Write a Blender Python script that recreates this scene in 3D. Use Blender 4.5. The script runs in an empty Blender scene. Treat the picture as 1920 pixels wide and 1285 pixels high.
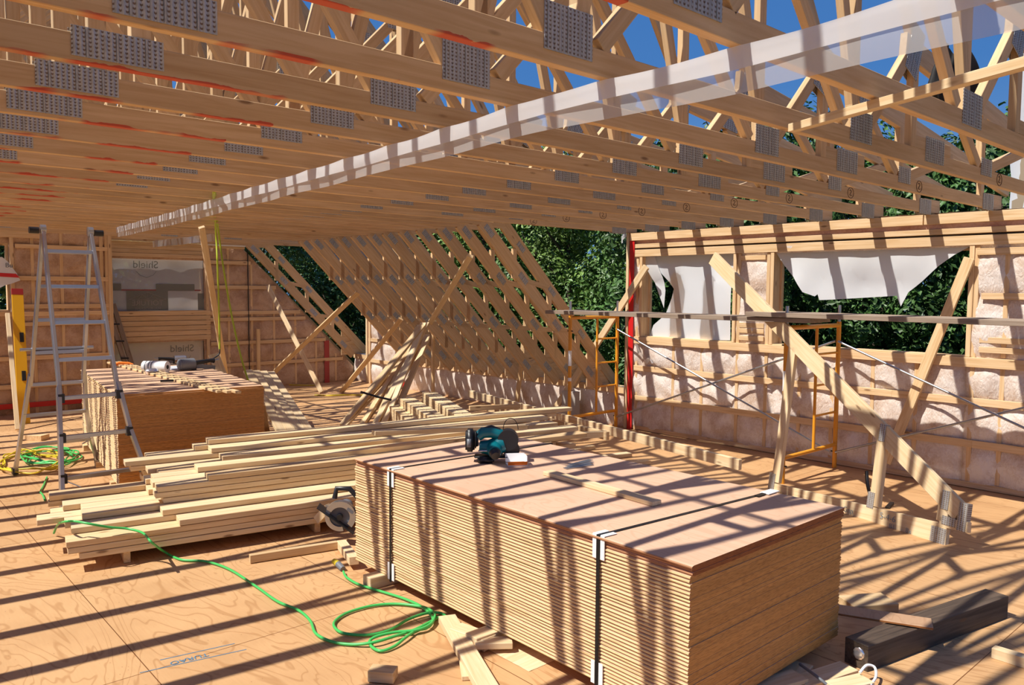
import bpy, bmesh, math, random
from mathutils import Matrix, Vector, Quaternion
import mathutils.noise as mn
random.seed(7)
PI = math.pi
scene = bpy.context.scene
C = scene.collection

# ------------------------------------------------------------------ camera
F, YAW, PITCH, ROLL, CH = 1470.75, math.radians(41.724), math.radians(3.8396), math.radians(.385), 1.727
cy_, sy_, cp_, sp_ = math.cos(YAW), math.sin(YAW), math.cos(PITCH), math.sin(PITCH)
fw = Vector((sy_ * cp_, cy_ * cp_, -sp_)); rt = Vector((cy_, -sy_, 0)); up = rt.cross(fw)
cr, sr = math.cos(ROLL), math.sin(ROLL)
rt, up = rt * cr + up * sr, -rt * sr + up * cr
EYE = Vector((0, 0, CH))
cam = bpy.data.objects.new('camera', bpy.data.cameras.new('camera'))
cam.data.sensor_width = 36; cam.data.lens = F / 1920 * 36; cam.data.clip_end = 300; cam.data.clip_start = .05
M = Matrix((rt, up, -fw)).transposed().to_4x4(); M.translation = EYE
cam.matrix_world = M
C.objects.link(cam); scene.camera = cam


def ray(px, py):
    return fw + rt * ((px - 960) / F) - up * ((py - 642.5) / F)
def G(px, py, z=0.0):
    d = ray(px, py); return EYE + d * ((z - CH) / d.z)
def WX(px, py, x):
    d = ray(px, py); return EYE + d * (x / d.x)
def WY(px, py, y):
    d = ray(px, py); return EYE + d * (y / d.y)
def RP(px, py, c):                       # plane x + z = c (underside of the sloping rafters)
    d = ray(px, py); return EYE + d * ((c - CH) / (d.x + d.z))

# ------------------------------------------------------------------ materials
def mat(name, col=(.5, .5, .5), rough=.6, metal=0.0):
    m = bpy.data.materials.new(name); m.use_nodes = True
    b = m.node_tree.nodes['Principled BSDF']
    b.inputs['Base Color'].default_value = (*col, 1); b.inputs['Roughness'].default_value = rough
    b.inputs['Metallic'].default_value = metal
    return m
def N(m, t, **kw):
    n = m.node_tree.nodes.new(t)
    for k, v in kw.items(): setattr(n, k, v)
    return n
def L(m, a, b): m.node_tree.links.new(a, b)
def val(n, k, v): n.inputs[k].default_value = v
def mixc(m, fac, a, b, mode='MIX'):
    n = N(m, 'ShaderNodeMix', data_type='RGBA', blend_type=mode)
    for s, v in ((0, fac), (6, a), (7, b)):
        if hasattr(v, 'is_output'): L(m, v, n.inputs[s])
        else: n.inputs[s].default_value = v if s == 0 else (*v, 1)
    return n.outputs[2]
def math_(m, op, a, b=None):
    n = N(m, 'ShaderNodeMath', operation=op)
    for i, v in enumerate((a, b)):
        if v is None: continue
        if hasattr(v, 'is_output'): L(m, v, n.inputs[i])
        else: n.inputs[i].default_value = v
    return n.outputs[0]
def ramp(m, fac, stops):
    n = N(m, 'ShaderNodeValToRGB'); L(m, fac, n.inputs[0])
    e = n.color_ramp.elements
    while len(e) < len(stops): e.new(.5)
    for i, (p, c) in enumerate(stops):
        e[i].position = p; e[i].color = (*c, 1) if len(c) == 3 else c
    return n.outputs[0]
def coords(m, scale=(1, 1, 1), kind='Object', rnd=True):
    tc = N(m, 'ShaderNodeTexCoord'); mp = N(m, 'ShaderNodeMapping'); L(m, tc.outputs[kind], mp.inputs[0])
    mp.inputs['Scale'].default_value = scale
    if rnd:
        oi = N(m, 'ShaderNodeObjectInfo'); sc = N(m, 'ShaderNodeVectorMath', operation='SCALE')
        cb = N(m, 'ShaderNodeCombineXYZ')
        for i in range(3): L(m, oi.outputs['Random'], cb.inputs[i])
        L(m, cb.outputs[0], sc.inputs[0]); sc.inputs['Scale'].default_value = 37.0
        L(m, sc.outputs[0], mp.inputs['Location'])
    return mp.outputs[0]
def noise(m, vec, scale, detail=3, out='Fac', dist=0.0):
    n = N(m, 'ShaderNodeTexNoise'); L(m, vec, n.inputs['Vector']); val(n, 'Scale', scale); val(n, 'Detail', detail)
    val(n, 'Distortion', dist); return n.outputs[out]

def wood(name, light, dark, knots=True, tone=.16, rough=.62, red=None, spec=.3):
    m = mat(name, light, rough); b = m.node_tree.nodes['Principled BSDF']
    b.inputs['Specular IOR Level'].default_value = spec
    v = coords(m, (1.2, 22, 22))
    g = noise(m, v, 2.2, 4, dist=.6)
    col = mixc(m, ramp(m, g, [(.35, (0, 0, 0)), (.72, (1, 1, 1))]), light, dark)
    v3 = coords(m, (.9, 1.5, 1.5)); g2 = noise(m, v3, 2.0, 2)
    col = mixc(m, math_(m, 'MULTIPLY', g2, .35), col, tuple(c * .82 for c in dark))
    if knots:
        vo = N(m, 'ShaderNodeTexVoronoi'); L(m, coords(m, (2.6, 9, 9)), vo.inputs['Vector']); val(vo, 'Scale', 1.0); val(vo, 'Randomness', 1.0)
        k = ramp(m, vo.outputs['Distance'], [(.05, (1, 1, 1)), (.11, (0, 0, 0))])
        col = mixc(m, math_(m, 'MULTIPLY', k, .75), col, (.16, .07, .025))
    oi = N(m, 'ShaderNodeObjectInfo')
    mr = N(m, 'ShaderNodeMapRange'); L(m, oi.outputs['Random'], mr.inputs[0]); val(mr, 3, 1 - tone); val(mr, 4, 1 + tone * .4)
    hs = N(m, 'ShaderNodeHueSaturation'); L(m, mr.outputs[0], hs.inputs['Value']); L(m, col, hs.inputs['Color'])
    col = hs.outputs[0]
    if red is not None:                   # marking paint sprayed along the bottom edge of the chord bundles
        tc = N(m, 'ShaderNodeTexCoord'); sp = N(m, 'ShaderNodeSeparateXYZ'); L(m, tc.outputs['Object'], sp.inputs[0])
        nz = noise(m, coords(m, (5, 3, 8)), 1.3, 3, dist=1.0)
        edge = math_(m, 'LESS_THAN', sp.outputs['Y'], math_(m, 'ADD', math_(m, 'MULTIPLY', nz, .034), -.0545))
        lim = math_(m, 'LESS_THAN', sp.outputs['X'], red)
        pat = ramp(m, noise(m, coords(m, (1.6, .2, .2)), 2.0, 2), [(.46, (0, 0, 0)), (.54, (1, 1, 1))])
        f = math_(m, 'MULTIPLY', math_(m, 'MULTIPLY', edge, lim), pat)
        col = mixc(m, math_(m, 'MULTIPLY', f, .85), col, (.55, .045, .02))
    L(m, col, b.inputs['Base Color'])
    bp = N(m, 'ShaderNodeBump'); val(bp, 'Strength', .12); val(bp, 'Distance', .004); L(m, g, bp.inputs['Height']); L(m, bp.outputs[0], b.inputs['Normal'])
    return m

SPRUCE = wood('spruce_lumber', (.80, .60, .355), (.62, .395, .185))
CHORD = wood('truss_chord_lumber', (.76, .54, .31), (.60, .38, .185), red=1.55)
CHORDP = wood('truss_lumber', (.77, .56, .325), (.62, .40, .20))
PALE = wood('pale_new_lumber', (.84, .67, .43), (.70, .49, .26), tone=.10)
OLDPLANK = wood('weathered_plank', (.42, .33, .25), (.26, .19, .14))
STUDW = wood('wall_lumber', (.80, .59, .36), (.64, .41, .20), tone=.10)

def ply_mat(name, light, dark, seams=False, edge=None):
    m = mat(name, light, .55); b = m.node_tree.nodes['Principled BSDF']
    b.inputs['Specular IOR Level'].default_value = .35
    vv = coords(m, (1, .28, 1), rnd=not seams)
    base = noise(m, vv, 2.3, 3, dist=1.2)
    rings = N(m, 'ShaderNodeMath', operation='SINE'); L(m, math_(m, 'MULTIPLY', base, 95.0), rings.inputs[0])
    fine = noise(m, coords(m, (30, 3, 30), rnd=not seams), 3.0, 4)
    r1 = ramp(m, rings.outputs[0], [(.72, (0, 0, 0)), (1.0, (1, 1, 1))])
    col = mixc(m, math_(m, 'MULTIPLY', r1, .6 if seams else .42), light, dark)
    col = mixc(m, math_(m, 'MULTIPLY', fine, .35), col, dark)
    blot = ramp(m, noise(m, coords(m, (1, 1, 1), rnd=not seams), 2.0, 3), [(.4, (0, 0, 0)), (.75, (1, 1, 1))])
    col = mixc(m, math_(m, 'MULTIPLY', blot, .35), col, tuple(c * .85 for c in dark))
    vo = N(m, 'ShaderNodeTexVoronoi'); L(m, coords(m, (5, 2.8, 5), rnd=not seams), vo.inputs['Vector'])
    k = ramp(m, vo.outputs['Distance'], [(.04, (1, 1, 1)), (.09, (0, 0, 0))])
    col = mixc(m, math_(m, 'MULTIPLY', k, .5), col, (.25, .11, .04))
    if seams:
        br = N(m, 'ShaderNodeTexBrick'); br.offset = 0.0
        bc_ = coords(m, (1, 1, 1), rnd=False); bc_.node.inputs['Location'].default_value = (-1.07, -1.2, 0); L(m, bc_, br.inputs['Vector'])
        val(br, 'Scale', 1.0); val(br, 'Brick Width', 1.22); val(br, 'Row Height', 2.44); val(br, 'Mortar Size', .0025)
        br.inputs['Color1'].default_value = (1, 1, 1, 1); br.inputs['Color2'].default_value = (.86, .83, .8, 1); br.inputs['Mortar'].default_value = (.3, .2, .13, 1)
        col = mixc(m, 1.0, col, br.outputs['Color'], 'MULTIPLY')
    if edge is not None:                  # ply layers on the cut sides
        tc = N(m, 'ShaderNodeTexCoord'); sp = N(m, 'ShaderNodeSeparateXYZ'); L(m, tc.outputs['Object'], sp.inputs[0])
        s = math_(m, 'SINE', math_(m, 'MULTIPLY', sp.outputs['Z'], 2 * PI * 3 / .0155))
        gn = N(m, 'ShaderNodeNewGeometry'); vt = N(m, 'ShaderNodeVectorTransform', vector_type='NORMAL', convert_from='WORLD', convert_to='OBJECT')
        L(m, gn.outputs['True Normal'], vt.inputs[0]); s2 = N(m, 'ShaderNodeSeparateXYZ'); L(m, vt.outputs[0], s2.inputs[0])
        side = math_(m, 'LESS_THAN', math_(m, 'ABSOLUTE', s2.outputs['Z']), .6); endf = math_(m, 'GREATER_THAN', math_(m, 'ABSOLUTE', s2.outputs['Y']), .7)
        gr = noise(m, coords(m, (14, 3, 120)), 2.0, 4)
        lay = mixc(m, ramp(m, s, [(.3, (0, 0, 0)), (.9, (1, 1, 1))]), edge[0], edge[1])
        lay = mixc(m, ramp(m, gr, [(.45, (0, 0, 0)), (.75, (1, 1, 1))]), lay, tuple(c * .7 for c in edge[1]))
        lay = mixc(m, endf, lay, mixc(m, 1.0, lay, (.78, .50, .26), 'MULTIPLY'))  # end faces tinted darker and browner: shade of the unlit side put into the colour
        oi = N(m, 'ShaderNodeObjectInfo'); mr = N(m, 'ShaderNodeMapRange'); L(m, oi.outputs['Random'], mr.inputs[0]); val(mr, 3, .86); val(mr, 4, 1.06)
        hs = N(m, 'ShaderNodeHueSaturation'); L(m, mr.outputs[0], hs.inputs['Value']); L(m, lay, hs.inputs['Color'])
        col = mixc(m, side, col, hs.outputs[0])
    L(m, col, b.inputs['Base Color'])
    bp = N(m, 'ShaderNodeBump'); val(bp, 'Strength', .15); val(bp, 'Distance', .003); L(m, base, bp.inputs['Height']); L(m, bp.outputs[0], b.inputs['Normal'])
    return m
FLOORM = ply_mat('plywood_subfloor', (.66, .405, .20), (.42, .215, .085), seams=True)
SHEET = ply_mat('tongue_groove_plywood', (.70, .46, .30), (.56, .33, .19), edge=((.87, .67, .36), (.68, .44, .18)))
SHEETO = ply_mat('reddish_plywood', (.72, .48, .33), (.58, .33, .2), edge=((.52, .26, .13), (.34, .15, .07)))
OFFCUT = ply_mat('plywood_offcut', (.52, .33, .2), (.36, .2, .11), edge=((.5, .3, .16), (.3, .16, .08)))

STEEL = mat('galvanised_plate', (.42, .43, .44), .45, .45)
def _steel():
    m = STEEL; b = m.node_tree.nodes['Principled BSDF']
    tc = N(m, 'ShaderNodeTexCoord'); sp = N(m, 'ShaderNodeSeparateXYZ'); L(m, tc.outputs['Object'], sp.inputs[0])
    sx = math_(m, 'SINE', math_(m, 'MULTIPLY', sp.outputs['X'], 2 * PI / .018))
    sz = math_(m, 'SINE', math_(m, 'ADD', math_(m, 'MULTIPLY', sp.outputs['Z'], 2 * PI / .0135), math_(m, 'MULTIPLY', sx, 1.2)))
    hole = math_(m, 'MULTIPLY', math_(m, 'GREATER_THAN', sx, .15), math_(m, 'GREATER_THAN', sz, .2))
    fl = noise(m, coords(m, (1, 1, 1)), 60, 2)
    base = mixc(m, fl, (.36, .355, .34), (.66, .66, .64))
    L(m, mixc(m, hole, base, (.19, .13, .09)), b.inputs['Base Color'])
    L(m, math_(m, 'SUBTRACT', .45, math_(m, 'MULTIPLY', hole, .45)), b.inputs['Metallic'])
    bp = N(m, 'ShaderNodeBump'); val(bp, 'Strength', .6); val(bp, 'Distance', .004); L(m, sx, bp.inputs['Height']); L(m, bp.outputs[0], b.inputs['Normal'])
_steel()
ALU = mat('aluminium', (.47, .48, .51), .3, .9)
ZINC = mat('zinc_pipe', (.45, .46, .48), .35, .9)
BLACKP = mat('black_plastic', (.012, .012, .014), .4)
GREYP = mat('grey_plastic', (.16, .17, .19), .45)
TEAL = mat('teal_plastic', (.0, .13, .16), .35)
SCAFY = mat('scaffold_yellow_paint', (.78, .33, .02), .38)
LEVELY = mat('level_yellow', (.80, .42, .01), .4)
RED = mat('red_tape', (.62, .015, .015), .4)
DARKRED = mat('dark_red_plastic', (.35, .02, .02), .4)
STRAPM = mat('black_steel_strap', (.015, .017, .02), .35, .5)
WHITECARD = mat('white_cardboard', (.82, .82, .82), .6)
PAPER = mat('white_paper', (.85, .86, .9), .7)
CORDG = mat('green_cord', (.06, .48, .11), .35)
CORDY = mat('yellow_cord', (.72, .55, .03), .4)
HOSEM = mat('yellow_green_hose', (.42, .52, .03), .35)
BAGM = mat('black_fabric', (.008, .008, .009), .75)
BEAMM = wood('tarred_beam', (.13, .09, .062), (.035, .024, .018), knots=True, tone=.05, spec=.5)
ORANGE = mat('orange_plastic', (.8, .2, .02), .4)
INK = mat('blue_ink', (.08, .2, .32), .7)
PENCIL = mat('dark_marker', (.1, .05, .03), .8)
FOIL = mat('crumpled_foil', (.8, .8, .82), .25, .9)
BARK = mat('bark', (.07, .05, .035), .9)
SHEATH = mat('wall_sheathing', (.35, .27, .18), .8)
GROUND = mat('forest_ground', (.035, .045, .018), .95)

def plastic(name, col, transp=.35, transl=.45, rough=.35, alpha_mix=True):
    m = bpy.data.materials.new(name); m.use_nodes = True; nt = m.node_tree; nt.nodes.clear()
    out = N(m, 'ShaderNodeOutputMaterial'); d = N(m, 'ShaderNodeBsdfDiffuse'); t = N(m, 'ShaderNodeBsdfTranslucent')
    g = N(m, 'ShaderNodeBsdfGlossy'); tr = N(m, 'ShaderNodeBsdfTransparent')
    for s in (d, t): s.inputs[0].default_value = (*col, 1)
    g.inputs['Roughness'].default_value = rough; g.inputs[0].default_value = (.9, .9, .9, 1)
    a = N(m, 'ShaderNodeMixShader'); a.inputs[0].default_value = transl; L(m, d.outputs[0], a.inputs[1]); L(m, t.outputs[0], a.inputs[2])
    fr = N(m, 'ShaderNodeFresnel'); fr.inputs[0].default_value = 1.45
    b = N(m, 'ShaderNodeMixShader'); L(m, fr.outputs[0], b.inputs[0]); L(m, a.outputs[0], b.inputs[1]); L(m, g.outputs[0], b.inputs[2])
    c = N(m, 'ShaderNodeMixShader'); c.inputs[0].default_value = transp; L(m, b.outputs[0], c.inputs[1]); L(m, tr.outputs[0], c.inputs[2])
    L(m, c.outputs[0], out.inputs[0])
    return m
POLY = plastic('clear_poly_film', (.74, .74, .74), .45, .45)
POLYW = plastic('white_poly_flap', (.88, .88, .90), .12, .45)
WRAP = plastic('house_wrap', (.88, .90, .93), .03, .3, .5)
BACKFILM = plastic('grey_window_film', (.56, .53, .52), .08, .5, .5)
GREENPRINT = plastic('green_print', (.33, .34, .31), .08, .5, .6)
REDPRINT = plastic('red_print', (.5, .16, .15), .1, .5, .6)

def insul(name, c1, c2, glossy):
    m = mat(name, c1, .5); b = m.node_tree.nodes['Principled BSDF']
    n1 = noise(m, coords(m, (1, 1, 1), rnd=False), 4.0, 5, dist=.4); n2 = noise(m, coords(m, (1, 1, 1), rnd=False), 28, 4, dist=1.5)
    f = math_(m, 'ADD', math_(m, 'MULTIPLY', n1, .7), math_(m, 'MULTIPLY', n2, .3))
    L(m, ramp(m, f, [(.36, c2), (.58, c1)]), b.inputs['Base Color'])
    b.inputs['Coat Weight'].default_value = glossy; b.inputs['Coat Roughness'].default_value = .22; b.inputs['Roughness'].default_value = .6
    wr = noise(m, coords(m, (1, 2.6, 1.2), rnd=False), 9, 4, dist=2.5)
    bp = N(m, 'ShaderNodeBump'); val(bp, 'Strength', .35); val(bp, 'Distance', .03); L(m, wr, bp.inputs['Height']); L(m, bp.outputs[0], b.inputs['Normal'])
    return m
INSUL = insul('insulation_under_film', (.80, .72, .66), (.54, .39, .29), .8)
INSULB = insul('insulation_back_wall', (.56, .38, .26), (.36, .21, .12), .2)  # darker insulation copy for the sunless end walls, their shade put into the colour
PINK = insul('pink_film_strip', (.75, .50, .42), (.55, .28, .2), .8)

LEAF = []
for i, c in enumerate(((.10, .20, .04), (.06, .135, .03), (.15, .25, .05))):
    m = mat('leaf_green_%s' % 'abc'[i], c, .5); b = m.node_tree.nodes['Principled BSDF']
    oi = noise(m, coords(m, (1, 1, 1)), 1.6, 4)
    L(m, mixc(m, ramp(m, oi, [(.35, (0, 0, 0)), (.65, (1, 1, 1))]), tuple(x * .5 for x in c), tuple(x * 1.5 for x in c)), b.inputs['Base Color'])
    b.inputs['Transmission Weight'].default_value = 0
    LEAF.append(m)

# ------------------------------------------------------------------ mesh helpers
class MB:
    def __init__(s): s.v = []; s.f = []; s.sm = []
    def add(s, vs, fs, smooth=False):
        o = len(s.v); s.v += [tuple(v) for v in vs]; s.f += [tuple(i + o for i in f) for f in fs]; s.sm += [smooth] * len(fs)
    def box(s, c, d, M=None):
        M = M or Matrix(); c = Vector(c); vs = []
        for x in (-.5, .5):
            for y in (-.5, .5):
                for z in (-.5, .5): vs.append(M @ (c + Vector((x * d[0], y * d[1], z * d[2]))))
        s.add(vs, [(0, 1, 3, 2), (4, 6, 7, 5), (0, 4, 5, 1), (2, 3, 7, 6), (0, 2, 6, 4), (1, 5, 7, 3)])
    def prism(s, pts, M, h):              # polygon in local XY, height along local Z, centred
        n = len(pts); vs = [M @ Vector((p[0], p[1], -h / 2)) for p in pts] + [M @ Vector((p[0], p[1], h / 2)) for p in pts]
        s.add(vs, [tuple(range(n))[::-1], tuple(range(n, 2 * n))] + [(i, (i + 1) % n, n + (i + 1) % n, n + i) for i in range(n)])
    def tube(s, pts, r, n=8, cap=True):
        pts = [Vector(p) for p in pts]; rs = r if isinstance(r, (list, tuple)) else [r] * len(pts); rings = []; prev = None
        for i, p in enumerate(pts):
            t = (pts[min(i + 1, len(pts) - 1)] - pts[max(i - 1, 0)]).normalized()
            if prev is None: a = t.orthogonal().normalized()
            else: a = (prev - t * prev.dot(t)).normalized()
            prev = a; b = t.cross(a)
            rings.append([p + (a * math.cos(2 * PI * k / n) + b * math.sin(2 * PI * k / n)) * rs[i] for k in range(n)])
        vs = [v for r_ in rings for v in r_]; fs = []
        for i in range(len(pts) - 1):
            for k in range(n): fs.append((i * n + k, i * n + (k + 1) % n, (i + 1) * n + (k + 1) % n, (i + 1) * n + k))
        s.add(vs, fs, True)
        if cap: s.add(rings[0] + rings[-1], [tuple(range(n))[::-1], tuple(range(n, 2 * n))])
    def ball(s, c, r, n=12, sc=(1, 1, 1)):
        vs = []; fs = []; m_ = n // 2
        for i in range(m_ + 1):
            for k in range(n):
                a = PI * i / m_; b = 2 * PI * k / n
                vs.append(Vector(c) + Vector((math.sin(a) * math.cos(b) * sc[0], math.sin(a) * math.sin(b) * sc[1], math.cos(a) * sc[2])) * r)
        for i in range(m_):
            for k in range(n): fs.append((i * n + k, i * n + (k + 1) % n, (i + 1) * n + (k + 1) % n, (i + 1) * n + k))
        s.add(vs, fs, True)
    def grid(s, fn, nu, nv, smooth=True, thick=0):
        vs = [fn(i / nu, j / nv) for i in range(nu + 1) for j in range(nv + 1)]
        fs = [(i * (nv + 1) + j, (i + 1) * (nv + 1) + j, (i + 1) * (nv + 1) + j + 1, i * (nv + 1) + j + 1) for i in range(nu) for j in range(nv)]
        s.add(vs, fs, smooth)
    def mesh(s, name):
        me = bpy.data.meshes.new(name); me.from_pydata(s.v, [], s.f); me.update()
        me.polygons.foreach_set('use_smooth', s.sm); return me
WM = {}
def setp(o, label=None, cat=None, group=None, kind=None):
    if label: o['label'] = label
    if cat: o['category'] = cat
    if group: o['group'] = group
    if kind: o['kind'] = kind
    return o
def link(name, data, m=None, parent=None, M=None):
    o = bpy.data.objects.new(name, data); C.objects.link(o)
    M = M or Matrix(); WM[o.name] = M.copy()
    if m is not None and data is not None and not data.materials: data.materials.append(m)
    if parent is not None:
        o.parent = parent; o.matrix_local = WM[parent.name].inverted() @ M
    else: o.matrix_world = M
    return o
def thing(name, loc, label=None, cat=None, group=None, rz=0, kind=None):
    M = Matrix.Translation(loc) @ Matrix.Rotation(rz, 4, 'Z')
    o = link(name, None, M=M); o.empty_display_size = .1
    return setp(o, label, cat, group, kind)
def mobj(name, mb, m, parent=None, origin=None, **kw):
    """mesh given in world coordinates; origin moved to its own place"""
    o_ = Vector(origin) if origin is not None else Vector(mb.v[0])
    mb.v = [tuple(Vector(v) - o_) for v in mb.v]
    o = link(name, mb.mesh(name), m, parent, Matrix.Translation(o_))
    return setp(o, **kw)
BC = {}
def board_mesh(l, w, t, m, ch=.002):
    k = (round(l, 3), round(w, 4), round(t, 4), m.name)
    if k not in BC:
        bm = bmesh.new(); bmesh.ops.create_cube(bm, size=1)
        bmesh.ops.scale(bm, vec=(l, w, t), verts=bm.verts); bmesh.ops.translate(bm, vec=(l / 2, 0, 0), verts=bm.verts)
        bmesh.ops.bevel(bm, geom=bm.edges[:], offset=ch, segments=1, affect='EDGES')
        me = bpy.data.meshes.new('board'); bm.to_mesh(me); bm.free(); me.materials.append(m); BC[k] = me
    return BC[k]
def frame(p0, p1, wdir):
    p0, p1 = Vector(p0), Vector(p1); x = (p1 - p0).normalized(); w = Vector(wdir); w = (w - x * w.dot(x)).normalized(); z = x.cross(w)
    M = Matrix((x, w, z)).transposed().to_4x4(); M.translation = p0
    return M, (p1 - p0).length
def board(name, p0, p1, w, t, m, wdir=(0, 0, 1), parent=None, **kw):
    """timber from p0 to p1 on its centre line; w measured along wdir, t across it"""
    M, l = frame(p0, p1, wdir)
    return setp(link(name, board_mesh(l, w, t, m), None, parent, M), **kw)
def boxobj(name, c, d, m, parent=None, rz=0, **kw):
    mb = MB(); mb.box((0, 0, 0), d); M = Matrix.Translation(c) @ Matrix.Rotation(rz, 4, 'Z')
    return setp(link(name, mb.mesh(name), m, parent, M), **kw)
def copy_tree(o, parent=None, M=None):
    c = o.copy(); C.objects.link(c)
    if parent is not None: c.parent = parent
    if M is not None: c.matrix_world = M
    for ch in list(o.children): copy_tree(ch, c)
    return c
ORD = ['first', 'second', 'third', 'fourth', 'fifth', 'sixth', 'seventh', 'eighth', 'ninth', 'tenth', 'eleventh', 'twelfth', 'thirteenth',
       'fourteenth', 'fifteenth', 'sixteenth', 'seventeenth', 'eighteenth', 'nineteenth', 'twentieth', 'twenty-first', 'twenty-second',
       'twenty-third', 'twenty-fourth', 'twenty-fifth', 'twenty-sixth', 'twenty-seventh', 'twenty-eighth']
def text_mesh(txt, size, mirror=False, extrude=.0006, off=0.0):
    cu = bpy.data.curves.new('t', 'FONT'); cu.body = txt; cu.size = size; cu.extrude = extrude; cu.offset = off; cu.align_x = 'CENTER'; cu.align_y = 'CENTER'
    o = bpy.data.objects.new('t', cu); C.objects.link(o)
    dg = bpy.context.evaluated_depsgraph_get(); me = bpy.data.meshes.new_from_object(o.evaluated_get(dg))
    bpy.data.objects.remove(o); bpy.data.curves.remove(cu)
    if mirror:
        for v in me.vertices: v.co.x = -v.co.x
    me.materials.clear(); return me

# ------------------------------------------------------------------ setting
XW = 7.59; YE = 13.0; YD = 6.35; YL = 12.3
mb = MB(); mb.box((2.85, 7.0, -.02), (10.6, 17.4, .04))
floor = mobj('floor', mb, FLOORM, origin=(0, 0, 0), kind='structure')
mb = MB(); mb.box((2.8, 7.0, -.2), (10.4, 17.2, .3)); mobj('trim_1', mb, SPRUCE, origin=(0, 0, 0), kind='structure')
mb = MB(); mb.box((20, 15, -3.05), (160, 160, .1)); mobj('ground', mb, GROUND, origin=(0, 0, -3), kind='structure')

def bulge(y, z, ys, zs, amp=.045):
    """film pillowing out between studs and strapping"""
    def seg(a, arr):
        for i in range(len(arr) - 1):
            if arr[i] <= a <= arr[i + 1]: return math.sin(PI * (a - arr[i]) / (arr[i + 1] - arr[i])) ** .5
        return 0
    return amp * seg(y, ys) * seg(z, zs)

def clad(name, root, axis, pos, a0, a1, z0, z1, holes, studs, zs, m, sgn=1, step=.035, top=None):
    """insulation behind film on a wall plane, with openings left out"""
    mb = MB(); na = max(2, int((a1 - a0) / step)); nz = max(2, int((z1 - z0) / step))
    as_ = sorted(set([round(a0 + (a1 - a0) * i / na, 4) for i in range(na + 1)] + [round(h[i], 4) for h in holes for i in (0, 1)]))
    zz = sorted(set([round(z0 + (z1 - z0) * i / nz, 4) for i in range(nz + 1)] + [round(h[i], 4) for h in holes for i in (2, 3)]))
    idx = {}
    def vid(i, j):
        if (i, j) not in idx:
            a, z = as_[i], zz[j]
            d = bulge(a, z, studs, zs) + .012 * mn.noise(Vector((a * 7, z * 7, pos))) + .006 * mn.noise(Vector((a * 23, z * 17, pos)))
            q = pos + .03 - sgn * 0 - d
            zc = min(z, top(a)) if top else z
            idx[(i, j)] = len(mb.v); mb.v.append((q, a, zc) if axis == 'x' else (a, q, zc))
        return idx[(i, j)]
    for i in range(len(as_) - 1):
        for j in range(len(zz) - 1):
            ca, cz = (as_[i] + as_[i + 1]) / 2, (zz[j] + zz[j + 1]) / 2
            if any(h[0] < ca < h[1] and h[2] < cz < h[3] for h in holes): continue
            if top and zz[j] > max(top(as_[i]), top(as_[i + 1])): continue
            mb.f.append((vid(i, j), vid(i + 1, j), vid(i + 1, j + 1), vid(i, j + 1))); mb.sm.append(True)
    return mobj(name, mb, m, root, origin=(pos, a0, z0) if axis == 'x' else (a0, pos, z0))
def slab(name, axis, pos, a0, a1, z0, z1, holes, m, th=.02, kind='structure', top=None):
    """sheathing as a grid of rectangles around the openings"""
    as_ = sorted({a0, a1, *[h[i] for h in holes for i in (0, 1)]}); zz = sorted({z0, z1, *[h[i] for h in holes for i in (2, 3)]})
    mb = MB()
    for i in range(len(as_) - 1):
        for j in range(len(zz) - 1):
            ca, cz = (as_[i] + as_[i + 1]) / 2, (zz[j] + zz[j + 1]) / 2
            if any(h[0] < ca < h[1] and h[2] < cz < h[3] for h in holes): continue
            c = (pos, ca, cz) if axis == 'x' else (ca, pos, cz)
            d = (th, as_[i + 1] - as_[i], zz[j + 1] - zz[j]) if axis == 'x' else (as_[i + 1] - as_[i], th, zz[j + 1] - zz[j])
            mb.box(c, d)
    return mobj(name, mb, m, origin=(pos, a0, z0) if axis == 'x' else (a0, pos, z0), kind=kind)

# --- right wall (full height part with the two openings)
H1 = (4.85, 6.12, 1.17, 2.14); H2 = (2.49, 4.36, 1.17, 2.13)
wr = slab('wall_right', 'x', XW + .155, -.6, YD, 0, 2.44, [H1, H2], SHEATH)
studs = [-.6, -.2, .2, .6, 1.0, 1.4, 1.83, 2.2, 2.49, 2.9, 3.3, 3.7, 4.05, 4.36, 4.85, 5.25, 5.65, 6.12, 6.35]
zs = [0, .39, .77, 1.11, 1.33, 1.71, 2.09, 2.44]
clad('insulation', wr, 'x', XW, -.6, YD, .0, 2.2, [H1, H2], studs, [0, .37, .78, 1.11, 1.7, 2.1, 2.3], INSUL)
def wb(name, a0, a1, z, h_, x=XW - .012, d=.022, m=STUDW, p=wr):
    return board(name, (x, a0, z), (x, a1, z), h_, d, m, (0, 0, 1), p)
def ws(name, a, z0, z1, w=.04, x=XW - .002, d=.03, m=STUDW, p=wr):
    return board(name, (x, a, z0), (x, a, z1), w, d, m, (0, 1, 0), p)
for a0, a1, z in ((-.6, 2.4, .40), (2.4, 6.2, .40), (-.6, 3.1, .775), (3.1, 6.22, .775)): wb('strapping', a0, a1, z, .066)
wb('window_sill_plate', -.6, 6.22, 1.12, .085, XW + .02, .1)
wb('strapping', -.6, 2.38, 1.32, .05); wb('strapping', -.6, 2.38, 1.235, .05)
wb('strapping', -.6, 2.38, 1.70, .055); wb('strapping', -.6, 2.43, 2.085, .06)
wb('bottom_strapping', -.6, 6.3, .03, .05, XW + .01)
for a0, a1 in ((-.6, 2.87), (2.88, 6.3)): wb('top_plate', a0, a1, 2.385, .09, XW + .02, .12)
mb = MB(); mb.grid(lambda u, v: (XW + .012 - .012 * mn.noise(Vector((u * 60, v * 4, 1))), -.6 + u * 6.92, 2.30 + v * .05), 160, 3)
mobj('pink_film', mb, PINK, wr)
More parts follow.
